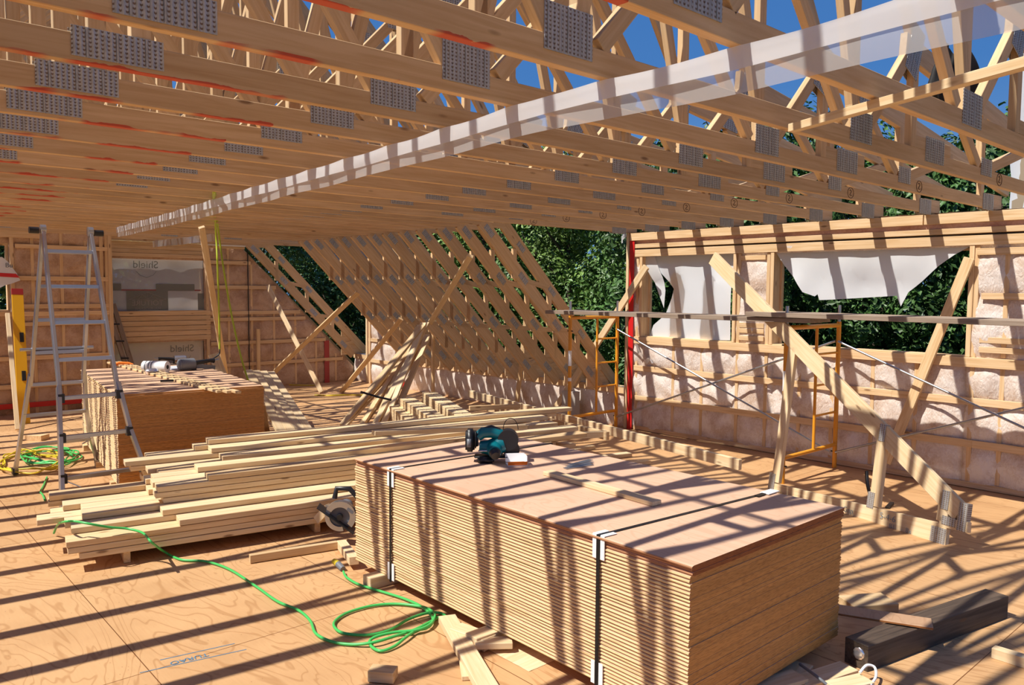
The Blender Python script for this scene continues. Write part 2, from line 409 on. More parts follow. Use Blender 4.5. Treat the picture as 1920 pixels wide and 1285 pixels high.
for a0, a1, z, w in ((-.6, 2.06, 2.272, .05), (2.08, 6.28, 2.272, .05), (2.04, 6.28, 2.185, .085)): wb('header', a0, a1, z, w, XW + .01, .06)
mb = MB(); mb.grid(lambda u, v: (XW - .03 + .14 * v - .01 * math.sin(u * 90 + v), -.6 + u * 6.94, 2.437 + .012 * abs(mn.noise(Vector((u * 50, v * 3, 2))))), 160, 4)
mobj('film_edge', mb, PINK, wr)
for a in (2.47, 4.38, 4.83, 6.14):
    board('jamb_stud', (XW + .06, a, 1.165), (XW + .06, a, 2.14), .04, .15, STUDW, (0, 1, 0), wr)
for a in (2.43, 4.43, 4.78, 6.20, 6.32): ws('stud', a, 0.06, 2.14, .038, XW + .012)
for a in (1.83, 2.2, 2.9, 3.3, 3.7, 4.05, 5.25, 5.65): ws('stud', a, .06, 1.08, .038, XW + .022, .02)
for a in (1.0, 1.4, 1.83, 2.2): ws('stud', a, 1.17, 2.1, .038, XW + .022, .02)
for z in (1.22, 1.30, 1.36, 2.09): wb('blocking', 4.46, 4.76, z, .05, XW + .0, .03)
wb('sill_board', H2[0], H2[1], 1.168, .01, XW + .06, .14); wb('sill_board', H1[0], H1[1], 1.168, .01, XW + .06, .14)
board('corner_stud', (XW + .06, YD + .0, 0), (XW + .06, YD, 2.44), .04, .16, PALE, (0, 1, 0), wr)
board('red_tape', (XW - .028, 6.27, .0), (XW - .028, 6.27, 2.41), .075, .004, RED, (0, 1, 0), wr)
mb = MB(); mb.grid(lambda u, v: (XW - .03 + .02 * math.sin(u * 9), YD + .0 + .1 * u, 2.44 - .02 - .11 * v * u + .01 * math.sin(v * 8 + u * 5)), 8, 8)
mobj('film_tail', mb, POLYW, wr)
for nm, h_ in (('window_1', H1), ('window_2', H2)):
    t = thing(nm, (XW + .13, h_[0], h_[2]), kind='structure')
    for p0, p1, wd in (((XW + .14, h_[0] + .012, h_[2]), (XW + .14, h_[0] + .012, h_[3]), (0, 1, 0)), ((XW + .14, h_[1] - .012, h_[2]), (XW + .14, h_[1] - .012, h_[3]), (0, 1, 0)),
                       ((XW + .14, h_[0], h_[3] - .012), (XW + .14, h_[1], h_[3] - .012), (0, 0, 1))):
        board('window_frame', p0, p1, .024, .04, STUDW, wd, t)
# torn sheets in the openings
def flag(u, v, ph): return .014 * math.sin(u * 13 + ph) + .01 * mn.noise(Vector((u * 5, v * 4, ph)))
def px_poly_sheet(name, pts, x, m, lab, cat, cell=.05, off=0.0, hole=None):
    """a hanging sheet: outline given on the wall plane, meshed with folds"""
    P = [(q.y, q.z) for q in (WX(a, b, x) for a, b in pts)]
    Hh = [(q.y, q.z) for q in (WX(a, b, x) for a, b in hole)] if hole else None
    bm = bmesh.new(); vs = [bm.verts.new((0, p[0], p[1])) for p in P]; es = [bm.edges.new((vs[i], vs[(i + 1) % len(vs)])) for i in range(len(vs))]
    if Hh:
        v2 = [bm.verts.new((0, p[0], p[1])) for p in Hh]; es += [bm.edges.new((v2[i], v2[(i + 1) % len(v2)])) for i in range(len(v2))]
    bmesh.ops.triangle_fill(bm, use_beauty=True, edges=es)
    bmesh.ops.triangulate(bm, faces=bm.faces[:])
    ys = [p[0] for p in P]; zs_ = [p[1] for p in P]
    y = min(ys) + cell
    while y < max(ys):
        bmesh.ops.bisect_plane(bm, geom=bm.verts[:] + bm.edges[:] + bm.faces[:], plane_co=(0, y, 0), plane_no=(0, 1, 0)); y += cell
    z = min(zs_) + cell * 1.7
    while z < max(zs_):
        bmesh.ops.bisect_plane(bm, geom=bm.verts[:] + bm.edges[:] + bm.faces[:], plane_co=(0, 0, z), plane_no=(0, 0, 1)); z += cell * 1.7
    zt = max(zs_)
    for v in bm.verts:
        k = min(1, (zt - v.co.z) * 3); v.co.x = x + off + (flag(v.co.y, v.co.z, x) + .05 * k * k * math.sin(v.co.y * 2.2 + .6)) * k
    me = bpy.data.meshes.new(name); bm.to_mesh(me); bm.free()
    for p in me.polygons: p.use_smooth = True
    o = Vector(me.vertices[0].co)
    for v in me.vertices: v.co = v.co - o
    return setp(link(name, me, m, None, Matrix.Translation(o)), lab, cat)
px_poly_sheet('wrap_sheet', [(1214, 482), (1240, 480), (1300, 477), (1376, 474), (1374, 560), (1372, 638), (1300, 636), (1214, 632), (1222, 610), (1243, 590), (1255, 560), (1260, 542), (1250, 528), (1238, 512), (1228, 495)],
              XW + .07, WRAP, 'white house wrap sheet with ragged torn left edge filling the left opening', 'wrap sheet')
px_poly_sheet('wrap_flap', [(1202, 480), (1228, 482), (1240, 520), (1243, 545), (1240, 578), (1232, 555), (1224, 530)],
              XW + .05, WRAP, 'narrow curled flap of white wrap beside the torn hole at the scaffold corner', 'wrap sheet', cell=.03)
px_poly_sheet('wrap_sheet', [(1453, 471), (1560, 467), (1700, 463), (1819, 462), (1790, 478), (1760, 499), (1727, 527), (1700, 548), (1686, 575), (1678, 555), (1640, 557), (1590, 560), (1560, 562), (1534, 563), (1531, 552), (1526, 556), (1506, 548), (1490, 520), (1470, 497)],
              XW + .03, WRAP, 'white torn wrap sheet hanging from the head of the large opening', 'wrap sheet')
px_poly_sheet('wrap_strip', [(1436, 492), (1453, 488), (1452, 560), (1449, 640), (1440, 615), (1432, 600)], XW + .12, WRAP,
              'narrow white wrap strip beside the left jamb of the large opening', 'wrap sheet', cell=.03)
q = WX(1445, 566, XW + .09); boxobj('red_band', (XW + .1, q.y, q.z), (.004, .09, .035), RED, bpy.data.objects['wrap_strip'])
mb = MB()
q0 = WX(1196, 668, XW - .03)
mb.grid(lambda u, v: q0 + Vector((-.05 * math.sin(PI * v), -.25 * u, .02 + .13 * (1 - u) * math.sin(PI * v) - .11 * u + .05 * math.sin(u * 9))), 10, 8)
mobj('torn_film_scrap', mb, POLYW, label='curled scrap of clear white film hanging on the wall right of the red tape', cat='film scrap')

# --- knee wall and far full-height piece
def knee(nm, y0, y1):
    w = slab(nm, 'x', XW + .155, y0, y1, 0, .5, [], SHEATH)
    sts = [y0 + .4 * i for i in range(int((y1 - y0) / .4) + 1)] + [y1]
    clad('insulation', w, 'x', XW, y0, y1, 0, .47, [], sts, [0, .47], INSUL)
    board('top_plate', (XW + .07, y0, .495), (XW + .07, y1, .495), .15, .035, STUDW, (1, 0, 0), w)
    board('top_plate', (XW + .01, y0, .455), (XW + .01, y1, .455), .05, .03, STUDW, (0, 0, 1), w)
    mb = MB(); mb.grid(lambda u, v: (XW - .012 + .1 * v, y0 + u * (y1 - y0), .516 + .008 * mn.noise(Vector((u * 60, v * 3, 5)))), 80, 3)
    mobj('film_edge', mb, POLYW, w); return w
knee('wall_knee', YD + .03, 11.35); knee('wall_knee_far', 12.47, 13.0)
HD = (11.45, 12.35, 1.25, 2.1)
wd_ = slab('wall_dormer_far', 'x', XW + .155, 11.35, 12.47, 0, 2.44, [HD], SHEATH)
clad('insulation', wd_, 'x', XW, 11.35, 12.47, 0, 2.4, [HD], [11.35, 11.7, 12.05, 12.47], [0, .4, .8, 1.2, 2.2, 2.4], INSUL)
for z in (.42, .8, 1.2): board('strapping', (XW - .012, 11.36, z), (XW - .012, 12.44, z), .06, .022, STUDW, (0, 0, 1), wd_)
board('top_plate', (XW, 11.36, 2.3), (XW, 12.46, 2.3), .26, .06, STUDW, (0, 0, 1), wd_)
for a in (11.42, 12.39): board('jamb_stud', (XW + .05, a, 0), (XW + .05, a, 2.3), .05, .16, STUDW, (0, 1, 0), wd_)
board('corner_stud', (XW + .06, 12.5, 0), (XW + .06, 12.5, 2.44), .05, .17, PALE, (0, 1, 0), wd_)
board('red_tape', (XW - .02, 12.41, 0), (XW - .02, 12.41, 2.4), .04, .004, RED, (0, 1, 0), wd_)
board('red_tape', (XW - .02, 11.3, 0), (XW - .02, 11.3, 1.0), .05, .004, RED, (0, 1, 0), wd_)
mb = MB(); mb.grid(lambda u, v: (XW + .1 + .02 * math.sin(u * 12), HD[0] + u * .9, HD[2] + v * .85), 14, 6)
t = mobj('wrap_sheet', mb, WRAP, label='white wrap sheet closing the opening of the far right wall piece', cat='wrap sheet')

# --- back wall (gable) under the slope, with the film covered opening
HB = (3.36, 4.82, 1.36, 2.17); HB2 = (3.36, 4.80, .12, .86)
gt = lambda a: min(2.44, 7.86 - a)
wbk = slab('wall_back', 'y', YE + .16, 3.0, 5.4, 0, 2.44, [HB, HB2], SHEATH)
def tri(name, pts, y, th, m, p=None, **kw):
    mb = MB(); mb.prism(pts, Matrix.Translation((0, y, 0)) @ Matrix.Rotation(PI / 2, 4, 'X'), th); return mobj(name, mb, m, p, **kw)
tri('sheathing', [(5.4, 0), (7.74, 0), (7.74, .25), (5.5, 2.44), (5.4, 2.44)], YE + .16, .02, SHEATH, wbk)
stb = [3.0, 3.36, 4.82, 5.22, 5.62, 6.02, 6.42, 6.82, 7.22, 7.6]
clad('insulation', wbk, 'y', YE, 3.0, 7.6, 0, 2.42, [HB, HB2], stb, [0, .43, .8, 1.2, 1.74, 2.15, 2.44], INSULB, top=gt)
def bb(name, a0, a1, z, h_, y=YE - .012, d=.024, m=STUDW, p=wbk): return board(name, (a0, y, z), (a1, y, z), h_, d, m, (0, 0, 1), p)
def bs(name, a, z0, z1, w=.04, y=YE - .002, d=.03, m=STUDW, p=wbk): return board(name, (a, y, z0), (a, y, z1), w, d, m, (1, 0, 0), p)
bb('top_plate', 3.2, 5.5, 2.41, .06)
for z in (2.35, 2.29, 2.23): bb('header', 3.2, 4.9, z, .055)
for z in (1.32, 1.24, 1.16, 1.08, 1.0, .92): bb('header', 3.2, 4.9, z, .072)
for z, x1 in ((.43, 7.35), (.80, 7.0), (1.20, 6.6), (1.31, 6.5), (1.74, 6.05), (2.15, 5.6)): bb('strapping', 4.9, x1, z, .06)
for a in (3.33, 4.86): bs('stud', a, 0, 2.4, .05)
for a in (5.22, 5.62, 6.02, 6.42, 6.82, 7.22): bs('stud', a, .02, min(2.38, 7.75 - a), .04, YE + .02, .02)
board('panel_joint', (5.55, YE - .02, 0), (5.55, YE - .02, 2.38), .016, .012, BLACKP, (1, 0, 0), wbk)
board('red_tape', (7.02, YE - .02, 0), (7.02, YE - .02, .78), .1, .005, DARKRED, (1, 0, 0), wbk)
mb = MB(); mb.tube([(4.75, YE - .05, 2.445), (5.1, YE - .055, 2.435), (5.55, YE - .05, 2.44), (5.62, YE - .05, 2.432)], .018, 8); mobj('rolled_film', mb, POLYW, wbk)
for nm, h_ in (('window_3', HB), ('window_4', HB2)):
    t = thing(nm, ((h_[0] + h_[1]) / 2, YE + .1, h_[2]), kind='structure')
    for a in (h_[0] + .01, h_[1] - .01): board('window_frame', (a, YE + .12, h_[2]), (a, YE + .12, h_[3]), .03, .08, STUDW, (1, 0, 0), t)
    for z in (h_[2] + .01, h_[3] - .01): board('window_frame', (h_[0], YE + .12, z), (h_[1], YE + .12, z), .03, .08, STUDW, (0, 0, 1), t)
def film_y(h_, lab):
    mb = MB(); mb.grid(lambda u, v: (h_[0] + u * (h_[1] - h_[0]), YE + .05 + .012 * mn.noise(Vector((u * 6, v * 4, h_[2]))), h_[2] + v * (h_[3] - h_[2])), 24, 16)
    return mobj('window_film', mb, BACKFILM, label=lab, cat='film')
f1 = film_y(HB, 'grey translucent film with mirrored printed logo in the upper back wall opening')
f2 = film_y(HB2, 'grey translucent film closing the lower back wall opening behind the plywood stack')
def ptext(txt, size, x, z, m, p, y=YE + .03):
    me = text_mesh(txt, size, True); M_ = Matrix.Translation((x, y, z)) @ Matrix.Rotation(PI / 2, 4, 'X')
    link('printed_text', me, m, p, M_)
ptext('Shield', .16, 3.92, 2.08, GREENPRINT, f1); ptext('Shield', .16, 4.45, .74, GREENPRINT, f2)
mb = MB(); mb.box((3.94, YE + .035, 1.52), (.62, .004, .31)); mobj('printed_panel', mb, GREENPRINT, f1)
for c_, d_ in (((3.46, YE + .035, 1.73), (.2, .004, .11)), ((4.37, YE + .035, 1.73), (.6, .004, .11)), ((4.765, YE + .035, 1.5), (.09, .004, .27))):
    mb = MB(); mb.box(c_, d_); mobj('printed_panel', mb, GREENPRINT, f1)
ptext('TOITURE', .115, 3.94, 1.48, BACKFILM, f1, YE + .028); ptext('MAURICIENNE', .06, 3.94, 1.39, BACKFILM, f1, YE + .028)
mb = MB()
for a, b in (((3.66, 1.54), (3.94, 1.65)), ((4.22, 1.54), (3.94, 1.65)), ((3.66, 1.54), (4.22, 1.54)), ((3.8, 1.54), (3.86, 1.615)), ((4.08, 1.54), (4.02, 1.615)), ((3.94, 1.54), (3.94, 1.65)), ((3.86, 1.615), (3.94, 1.54)), ((4.02, 1.615), (3.94, 1.54))):
    mb.tube([(a[0], YE + .03, a[1]), (b[0], YE + .03, b[1])], .004, 4)
mobj('printed_roof_mark', mb, BACKFILM, f1)
mb = MB(); mb.box((4.07, YE + .04, 1.685), (1.4, .003, .022)); mobj('red_line', mb, REDPRINT, f1)
mb = MB(); mb.tube([(3.78, YE + .03, 1.98), (3.83, YE + .03, 1.92), (3.93, YE + .03, 1.88), (4.03, YE + .03, 1.92), (4.08, YE + .03, 1.98)], .004, 4); mobj('printed_arc', mb, GREENPRINT, f1)
mb = MB(); mb.tube([(4.31, YE + .03, .62), (4.36, YE + .03, .56), (4.45, YE + .03, .52), (4.54, YE + .03, .56), (4.59, YE + .03, .62)], .004, 4); mobj('printed_arc', mb, GREENPRINT, f2)

# --- left end wall, nearer
HL = (1.0, 1.98, 1.39, 2.3)
wl = slab('wall_left', 'y', YL + .16, .2, 3.2, 0, 2.6, [HL], SHEATH)
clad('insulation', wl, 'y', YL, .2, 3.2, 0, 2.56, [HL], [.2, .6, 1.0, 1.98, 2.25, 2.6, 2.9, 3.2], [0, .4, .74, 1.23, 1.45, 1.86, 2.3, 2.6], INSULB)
for a0, a1, z, w in ((.2, 3.2, 2.55, .08), (.2, 2.35, 2.43, .1), (2.05, 3.2, 2.27, .055), (2.05, 3.2, 1.84, .06), (2.05, 3.2, 1.46, .06), (.2, 3.2, 1.36, .06), (2.0, 3.2, 1.22, .05), (.2, 3.2, .76, .06), (.2, 3.2, .38, .06)):
    bb('strapping', a0, a1, z, w, YL - .012, p=wl)
bb('red_tape', .2, 3.2, .12, .07, YL - .03, .006, RED, wl)
for a in (2.01, 3.17, 3.1): bs('stud', a, 0, 2.5, .045, YL - .005, p=wl)
for a in (2.25, 2.6, 2.9): bs('stud', a, 0, 2.5, .04, YL + .02, .02, p=wl)
board('corner_stud', (3.21, YL + .06, 0), (3.21, YL + .06, 2.56), .05, .2, STUDW, (1, 0, 0), wl)
mb = MB(); mb.tube([(.3, YL - .04, 2.615), (1.6, YL - .045, 2.612), (2.6, YL - .04, 2.60), (3.22, YL - .04, 2.60)], .022, 8); mobj('rolled_film', mb, POLYW, wl)
t = thing('window_5', (1.5, YL + .1, HL[2]), kind='structure')
for a in (1.01, 1.97): board('window_frame', (a, YL + .1, HL[2]), (a, YL + .1, HL[3]), .03, .1, STUDW, (1, 0, 0), t)
for z in (1.4, 2.29): board('window_frame', (1, YL + .1, z), (1.98, YL + .1, z), .03, .1, STUDW, (0, 0, 1), t)
# return wall between the two planes
slab('wall_return', 'x', 3.12, YL + .2, YE + .15, 0, 2.5, [], SHEATH, .02)
# loose wrap corner hanging in the left window
t = thing('wrap_corner', WY(20, 510, YL - .08), 'white wrap corner with red stripe flapping out of the left window', 'wrap sheet')
def quadpx(name, pts, y, m, p, th=.004):
    P = [WY(a, b, y) for a, b in pts]; mb = MB(); n = len(P)
    mb.add(P + [q_ + Vector((0, th, 0)) for q_ in P], [tuple(range(n)), tuple(range(n, 2 * n))[::-1]] + [(i, (i + 1) % n, n + (i + 1) % n, n + i) for i in range(n)]); return mobj(name, mb, m, p)
quadpx('wrap_panel', [(-14, 482), (4, 482), (14, 490), (31, 512), (38, 526), (22, 532), (10, 535), (0, 540), (-14, 536)], YL - .08, WRAP, t)
quadpx('red_stripe', [(-14, 511), (30, 513.5), (37, 521), (-14, 518)], YL - .086, RED, t, .003)
me = text_mesh('Bu', .085); link('printed_text', me, GREYP, t, Matrix.Translation(WY(17, 498, YL - .088)) @ Matrix.Rotation(PI / 2, 4, 'X'))
# left knee wall, mirror of the right one, out of the picture to the left
slab('wall_knee_left', 'x', -1.95, -.6, 13.0, 0, .5, [], SHEATH, .1)

# ------------------------------------------------------------------ trusses
yk = lambda k: .31 + .505 * k - (.12 if k == 1 else 0)
T = .038
def tr_board(root, name, a, b, w, m=CHORDP, y=0.0, th=T):
    y0 = WM[root.name].translation.y
    return board(name, (a[0], y0 + y, a[1]), (b[0], y0 + y, b[1]), w, th, m, (0, 0, 1) if abs(a[0] - b[0]) > .02 else (1, 0, 0), root)
def plate(root, x, z, w, h_, ang=0, th=T + .004):
    y0 = WM[root.name].translation.y
    mb = MB()
    for s in (-1, 1):
        mb.box((0, s * (th / 2), 0), (w, .003, h_))
    for i in range(int(w / .03)):
        mb.box((-w / 2 + .015 + i * .03, -th / 2 - .002, 0), (.004, .003, h_ * .94))
    M_ = Matrix.Translation((x, y0, z)) @ Matrix.Rotation(ang, 4, 'Y')
    k = ('pl', w, h_)
    if k not in BC:
        me = mb.mesh('connector_plate'); me.materials.append(STEEL); BC[k] = me
    return link('connector_plate', BC[k], None, root, M_)
def common(t, rx):
    # left half and the webs around the two inner joints
    tr_board(t, 'top_chord', (-2.29, .5), (2.9, 5.42), .14)
    tr_board(t, 'inner_chord', (-1.83, .5), (.2, 2.5), .10)
    tr_board(t, 'bottom_chord', (.0, 2.4855), (rx, 2.4855), .089, CHORD)
    for a, b in (((1.91, 2.53), (1.91, 4.42)), ((1.88, 2.54), (2.56, 5.05)), ((2.0, 2.54), (2.86, 3.45)), ((1.76, 2.54), (1.05, 3.58)), ((.85, 2.53), (.85, 3.4)),
                 ((3.85, 2.53), (3.85, 4.1 if rx > 7 else 4.5)), ((3.88, 2.54), (3.2, 4.95)), ((3.76, 2.54), (2.92, 3.45)), ((2.89, 3.4), (2.89, 5.3)),
                 ((.1, 2.5), (-.25, 2.3)), ((-.9, 1.45), (-1.25, 1.45))):
        tr_board(t, 'web', a, b, .064)
    plate(t, .78, 2.505, .28, .095); plate(t, 1.84, 2.555, .22, .15); plate(t, 3.92, 2.545, .235, .15)
    plate(t, 2.89, 3.44, .2, .12)
def truss_a(t):
    common(t, 7.76)
    tr_board(t, 'top_chord', (2.86, 5.42), (4.56, 3.08), .089)
    tr_board(t, 'top_chord', (4.42, 3.06), (7.95, 2.64), .12)
    for a, b in (((3.98, 2.53), (4.48, 3.02)), ((4.56, 2.53), (4.56, 2.98)), ((5.66, 2.53), (5.66, 2.88)), ((5.6, 2.54), (5.08, 2.93)), ((5.75, 2.53), (6.6, 2.76)), ((7.28, 2.53), (7.28, 2.68))):
        tr_board(t, 'web', a, b, .07)
    tr_board(t, 'splice_block', (4.58, 2.565), (5.1, 2.565), .07)
    tr_board(t, 'heel_block', (7.4, 2.54), (7.76, 2.54), .05)
    plate(t, 4.86, 2.54, .27, .14); plate(t, 5.72, 2.54, .2, .11); plate(t, 7.42, 2.49, .26, .13); plate(t, 4.53, 3.04, .16, .28, .35)
    plate(t, 5.1, 2.95, .2, .08, .12)
    me = BC.get('ring')
    if me is None:
        mb = MB(); mb.tube([(.045 * math.cos(a * PI / 8) * 1.1, 0, .04 * math.sin(a * PI / 8)) for a in range(16)] + [(.0495, 0, 0)], .0022, 5)
        mb.tube([(-.018, 0, .015), (-.005, 0, .024), (.012, 0, .012), (-.016, 0, -.018), (.0, 0, -.02), (.02, 0, -.016)], .0025, 5)
        me = mb.mesh('marker_ring'); me.materials.append(PENCIL); BC['ring'] = me
    link('marker_ring', me, None, t, Matrix.Translation((5.98, WM[t.name].translation.y - .02, 2.487)))
def truss_b(t):
    common(t, 5.62)
    tr_board(t, 'top_chord', (2.86, 5.50), (7.89, .47), .14)
    tr_board(t, 'inner_chord', (5.56, 2.48), (7.55, .49), .15)
    for a, b in (((5.55, 2.45), (5.9, 2.45)), ((6.05, 1.86), (6.05, 2.2)), ((6.12, 1.85), (6.6, 1.76)), ((6.62, 1.3), (6.62, 1.7)), ((6.7, 1.24), (7.1, 1.22)), ((7.12, .85), (7.12, 1.16)), ((7.3, .68), (7.55, .74)),
                 ((4.0, 2.53), (4.9, 3.38)), ((4.95, 2.53), (4.95, 3.4)), ((5.02, 2.54), (5.5, 2.83))):
        tr_board(t, 'web', a, b, .06)
    for x, z in ((5.66, 2.38), (6.18, 1.86), (6.74, 1.30), (7.34, .70)): plate(t, x, z, .16, .07, PI / 4)
    for x, z in ((6.14, 2.22), (6.65, 1.71), (7.18, 1.18)): plate(t, x, z, .14, .06, PI / 4)
    mb = MB(); y0 = WM[t.name].translation.y
    mb.prism([(7.30, .5), (7.86, .5), (7.30, 1.02)][::-1], Matrix.Translation((0, y0 + .0, 0)) @ Matrix.Rotation(PI / 2, 4, 'X'), .012)
    mobj('heel_gusset', mb, STUDW, t)
GA = 'roof trusses over the room'
srcA = srcB = None
order = 0
ty = [(yk(k), True) for k in range(13)] + [(6.76 + .39 * i, False) for i in range(12)] + [(11.9, True), (12.42, True), (12.93, False)]
for k, (y, isA) in enumerate(ty):
    lab = 'roof truss, %s from the photographer, %s' % (ORD[k], 'resting on top of the window wall' if isA else 'sloping down to the knee wall')
    src = srcA if isA else srcB
    if src is None:
        t = thing('roof_truss', (2.88, y, 2.44), lab, 'roof truss', GA)
        (truss_a if isA else truss_b)(t)
        if isA: srcA = t
        else: srcB = t
    else:
        c = copy_tree(src, None, Matrix.Translation((2.88 + random.uniform(-.015, .015), y, 2.44))); c['label'] = lab

# the long strips of film hanging below the chords
def ribbon(pts, drop, m, name, parent=None, amp=.012, lift=0.0, seed=0, nv=5, dx=0.0, **kw):
    pts = [Vector(p) for p in pts]; seg = [0]
    for i in range(1, len(pts)): seg.append(seg[-1] + (pts[i] - pts[i - 1]).length)
    n = int(seg[-1] / .05)
    def at(s):
        for i in range(1, len(pts)):
            if s <= seg[i] + 1e-6: return pts[i - 1].lerp(pts[i], (s - seg[i - 1]) / (seg[i] - seg[i - 1]))
        return pts[-1]
    def fn(u, v):
        s = u * seg[-1]; p = at(s); d = drop(s / seg[-1]) if callable(drop) else drop
        sag = .008 * abs(math.sin(PI * (p.y - .31) / .505))
        return p + Vector((dx + amp * math.sin(s * 5 + seed) * v * .6 + .008 * v * mn.noise(Vector((s * 1.7, v, seed))), 0, lift - sag * (1 - v) - v * d * (1 + .05 * mn.noise(Vector((s * 2.2, 3, seed)))) ))
    mb = MB(); mb.grid(fn, n, nv); return mobj(name, mb, m, parent, **kw)
t = thing('poly_strip', (2.05, 1.3, 2.44), 'long translucent poly strip stapled under the chords across the room', 'plastic film')
path = [(1.95, .25, 2.437), (2.04, 1.318, 2.437), (2.03, 2.07, 2.437), (2.15, 3.18, 2.437), (2.33, 5.2, 2.437), (2.55, 7.6, 2.437), (2.73, 10.1, 2.437)]
ribbon(path, lambda u: .142 - .02 * min(1, u * 4), POLY, 'film', t, .01, seed=1)
ribbon(path, lambda u: .068, POLYW, 'folded_flap', t, .008, seed=4, dx=-.012)
t = thing('poly_strip', (3.9, 12.3, 2.44), 'short curled poly strip under the far chords before the back wall', 'plastic film')
ribbon([(3.90, 12.6, 2.437), (3.93, 11.6, 2.437), (3.95, 10.3, 2.437)], .10, POLYW, 'film', t, .02, seed=9)

# long bracing strip nailed under the near chords at the right
board('bracing_strip', G(1484, 241, 2.415), G(2010, 94, 2.415), .034, .038, PALE, (0, 0, 1), label='long pale bracing strip crossing under the near trusses below the black bag', cat='brace board')
# black bag hanging on the third truss
mb = MB()
bc = WY(1792, 158, yk(2) + .13)
def bagf(u, v):
    a = 2 * PI * u; h_ = v
    r = .165 * math.sin(PI * min(1, .1 + h_ * .84)) ** .5 * (.62 + .5 * h_) + .01
    fold = 1 + .14 * math.sin(a * 5 + h_ * 3) + .08 * mn.noise(Vector((math.cos(a) * 2, math.sin(a) * 2, h_ * 4)))
    return bc + Vector((math.cos(a) * r * 1.55 * fold + .06 * (1 - h_) * math.sin(h_ * 4), math.sin(a) * r * .42 * fold,   .15 - .32 * h_ - .03 * math.sin(a * 2)))
mb.grid(bagf, 48, 20)
bag = mobj('hanging_bag', mb, BAGM, origin=bc, label='black cloth bag bundled and hung on a truss web at top right', cat='jacket')
# wrapped corner seen outside past the right wall
mb = MB(); mb.grid(lambda u, v: (9.0 + .03 * math.sin(u * 20 + v * 6), 1.0 + 1.62 * u + .04 * mn.noise(Vector((u * 3, v * 6, 3))), 2.1 + 2.6 * v), 14, 20)
t = mobj('wrapped_post', mb, WRAP, label='tall white wrapped panel standing outside beyond the right wall', cat='wrapped panel')
mb = MB(); mb.box((9.06, 1.8, .85), (.08, 1.6, 7.7)); mobj('panel_core', mb, SHEATH, t)

# ------------------------------------------------------------------ plywood stacks
TH = .0155
def sheet_mesh():
    k = 'sheet'
    if k in BC: return BC[k]
    t_ = TH - .0004; prof = [(0.004, 0), (-.006, .003), (-.008, .0075), (-.006, .012), (0.004, t_), (1.215, t_), (1.215, .011), (1.208, .0095), (1.208, .006), (1.215, .0045), (1.215, 0)]
    n = len(prof); vs = [(x, 0, z) for x, z in prof] + [(x, 2.44, z) for x, z in prof]
    fs = [tuple(range(n)), tuple(range(n, 2 * n))[::-1]] + [(i, n + i, n + (i + 1) % n, (i + 1) % n) for i in range(n)]
    me = bpy.data.meshes.new('plywood_sheet'); me.from_pydata(vs, [], fs); me.update(); BC[k] = me; return me
def stack(x, y, rot, z0, n, where, group, tops):
    base = sheet_mesh()
    ma, mo = base.copy(), base.copy(); ma.materials.clear(); mo.materials.clear(); ma.materials.append(SHEET); mo.materials.append(SHEETO)
    for i in range(n):
        top = n - 1 - i
        jit = .0022 if top > 2 else .006
        dx = random.uniform(-jit, jit); dy = random.uniform(-jit, jit)
        if tops and top < 3: dx += (-.008, -.003, .004)[top]; dy += (-.012, -.006, -.004)[top]
        M_ = Matrix.Translation((x, y, z0 + i * TH)) @ Matrix.Rotation(rot, 4, 'Z') @ Matrix.Translation((dx, dy, 0)) @ Matrix.Rotation(random.uniform(-.0009, .0009), 4, 'Z')
        if i == 0: lab = 'bottom plywood sheet of the ' + where
        elif top == 0: lab = 'topmost plywood sheet of the ' + where
        elif top == 1: lab = 'second plywood sheet from the top of the ' + where
        elif top == 2: lab = 'third plywood sheet from the top of the ' + where
        else: lab = 'tongue and groove plywood sheet inside the ' + where
        o = link('plywood_sheet', mo if (tops and top < 3) else ma, None, None, M_)
        setp(o, lab, 'plywood sheet', group)
    return z0 + n * TH
SX, SY = 2.43, 1.702
TOPZ = stack(SX, SY, 0.0, .068, 41, 'front strapped stack', 'plywood sheets in the front strapped stack', True)
BX, BY, BR = 1.86, 7.0, .12
BTOP = stack(BX, BY, -BR * -1 * -1, .06, 50, 'back stack behind the lumber', 'plywood sheets in the back stack', False)
# steel straps with card corner guards
def strap(y0, y1, lab, buckle):
    t = thing('steel_strap', (SX, y0, .06), lab, 'strap')
    x0, x1, zt = SX - .016, SX + 1.222, TOPZ + .002
    for dx, (p0, p1) in enumerate((((x0, y0, .05), (x0, y0, zt)), ((x0, y0, zt), (x1, y1, zt)), ((x1, y1, zt), (x1, y1, .05)))):
        board('strap_band', p0, p1, .019, .0016, STRAPM, (0, 1, 0), t)
    for s in (-1, 1):
        for z0_, z1_ in ((TOPZ - .10, TOPZ + .004), (.06, .16)):
            board('corner_guard', (x0 + .002, y0 + s * .022, z0_), (x0 + .002, y0 + s * .022, z1_), .024, .004, WHITECARD, (0, 1, 0), t)
        board('corner_guard', (x0, y0 + s * .022, zt + .002), (x0 + .075, y0 + s * .022 + (y1 - y0) * .06, zt + .002), .024, .004, WHITECARD, (0, 1, 0), t)
    if buckle:
        boxobj('corner_guard', (x1 - .05, y1, zt + .004), (.1, .05, .004), WHITECARD, t); boxobj('seal', (x1 - .14, y1, zt + .004), (.07, .024, .005), STRAPM, t)
strap(3.74, 3.69, 'black steel strap with white corner guards around the far end of the front stack', False)
strap(2.157, 2.06, 'black steel strap with white corner guards around the near end of the front stack', True)
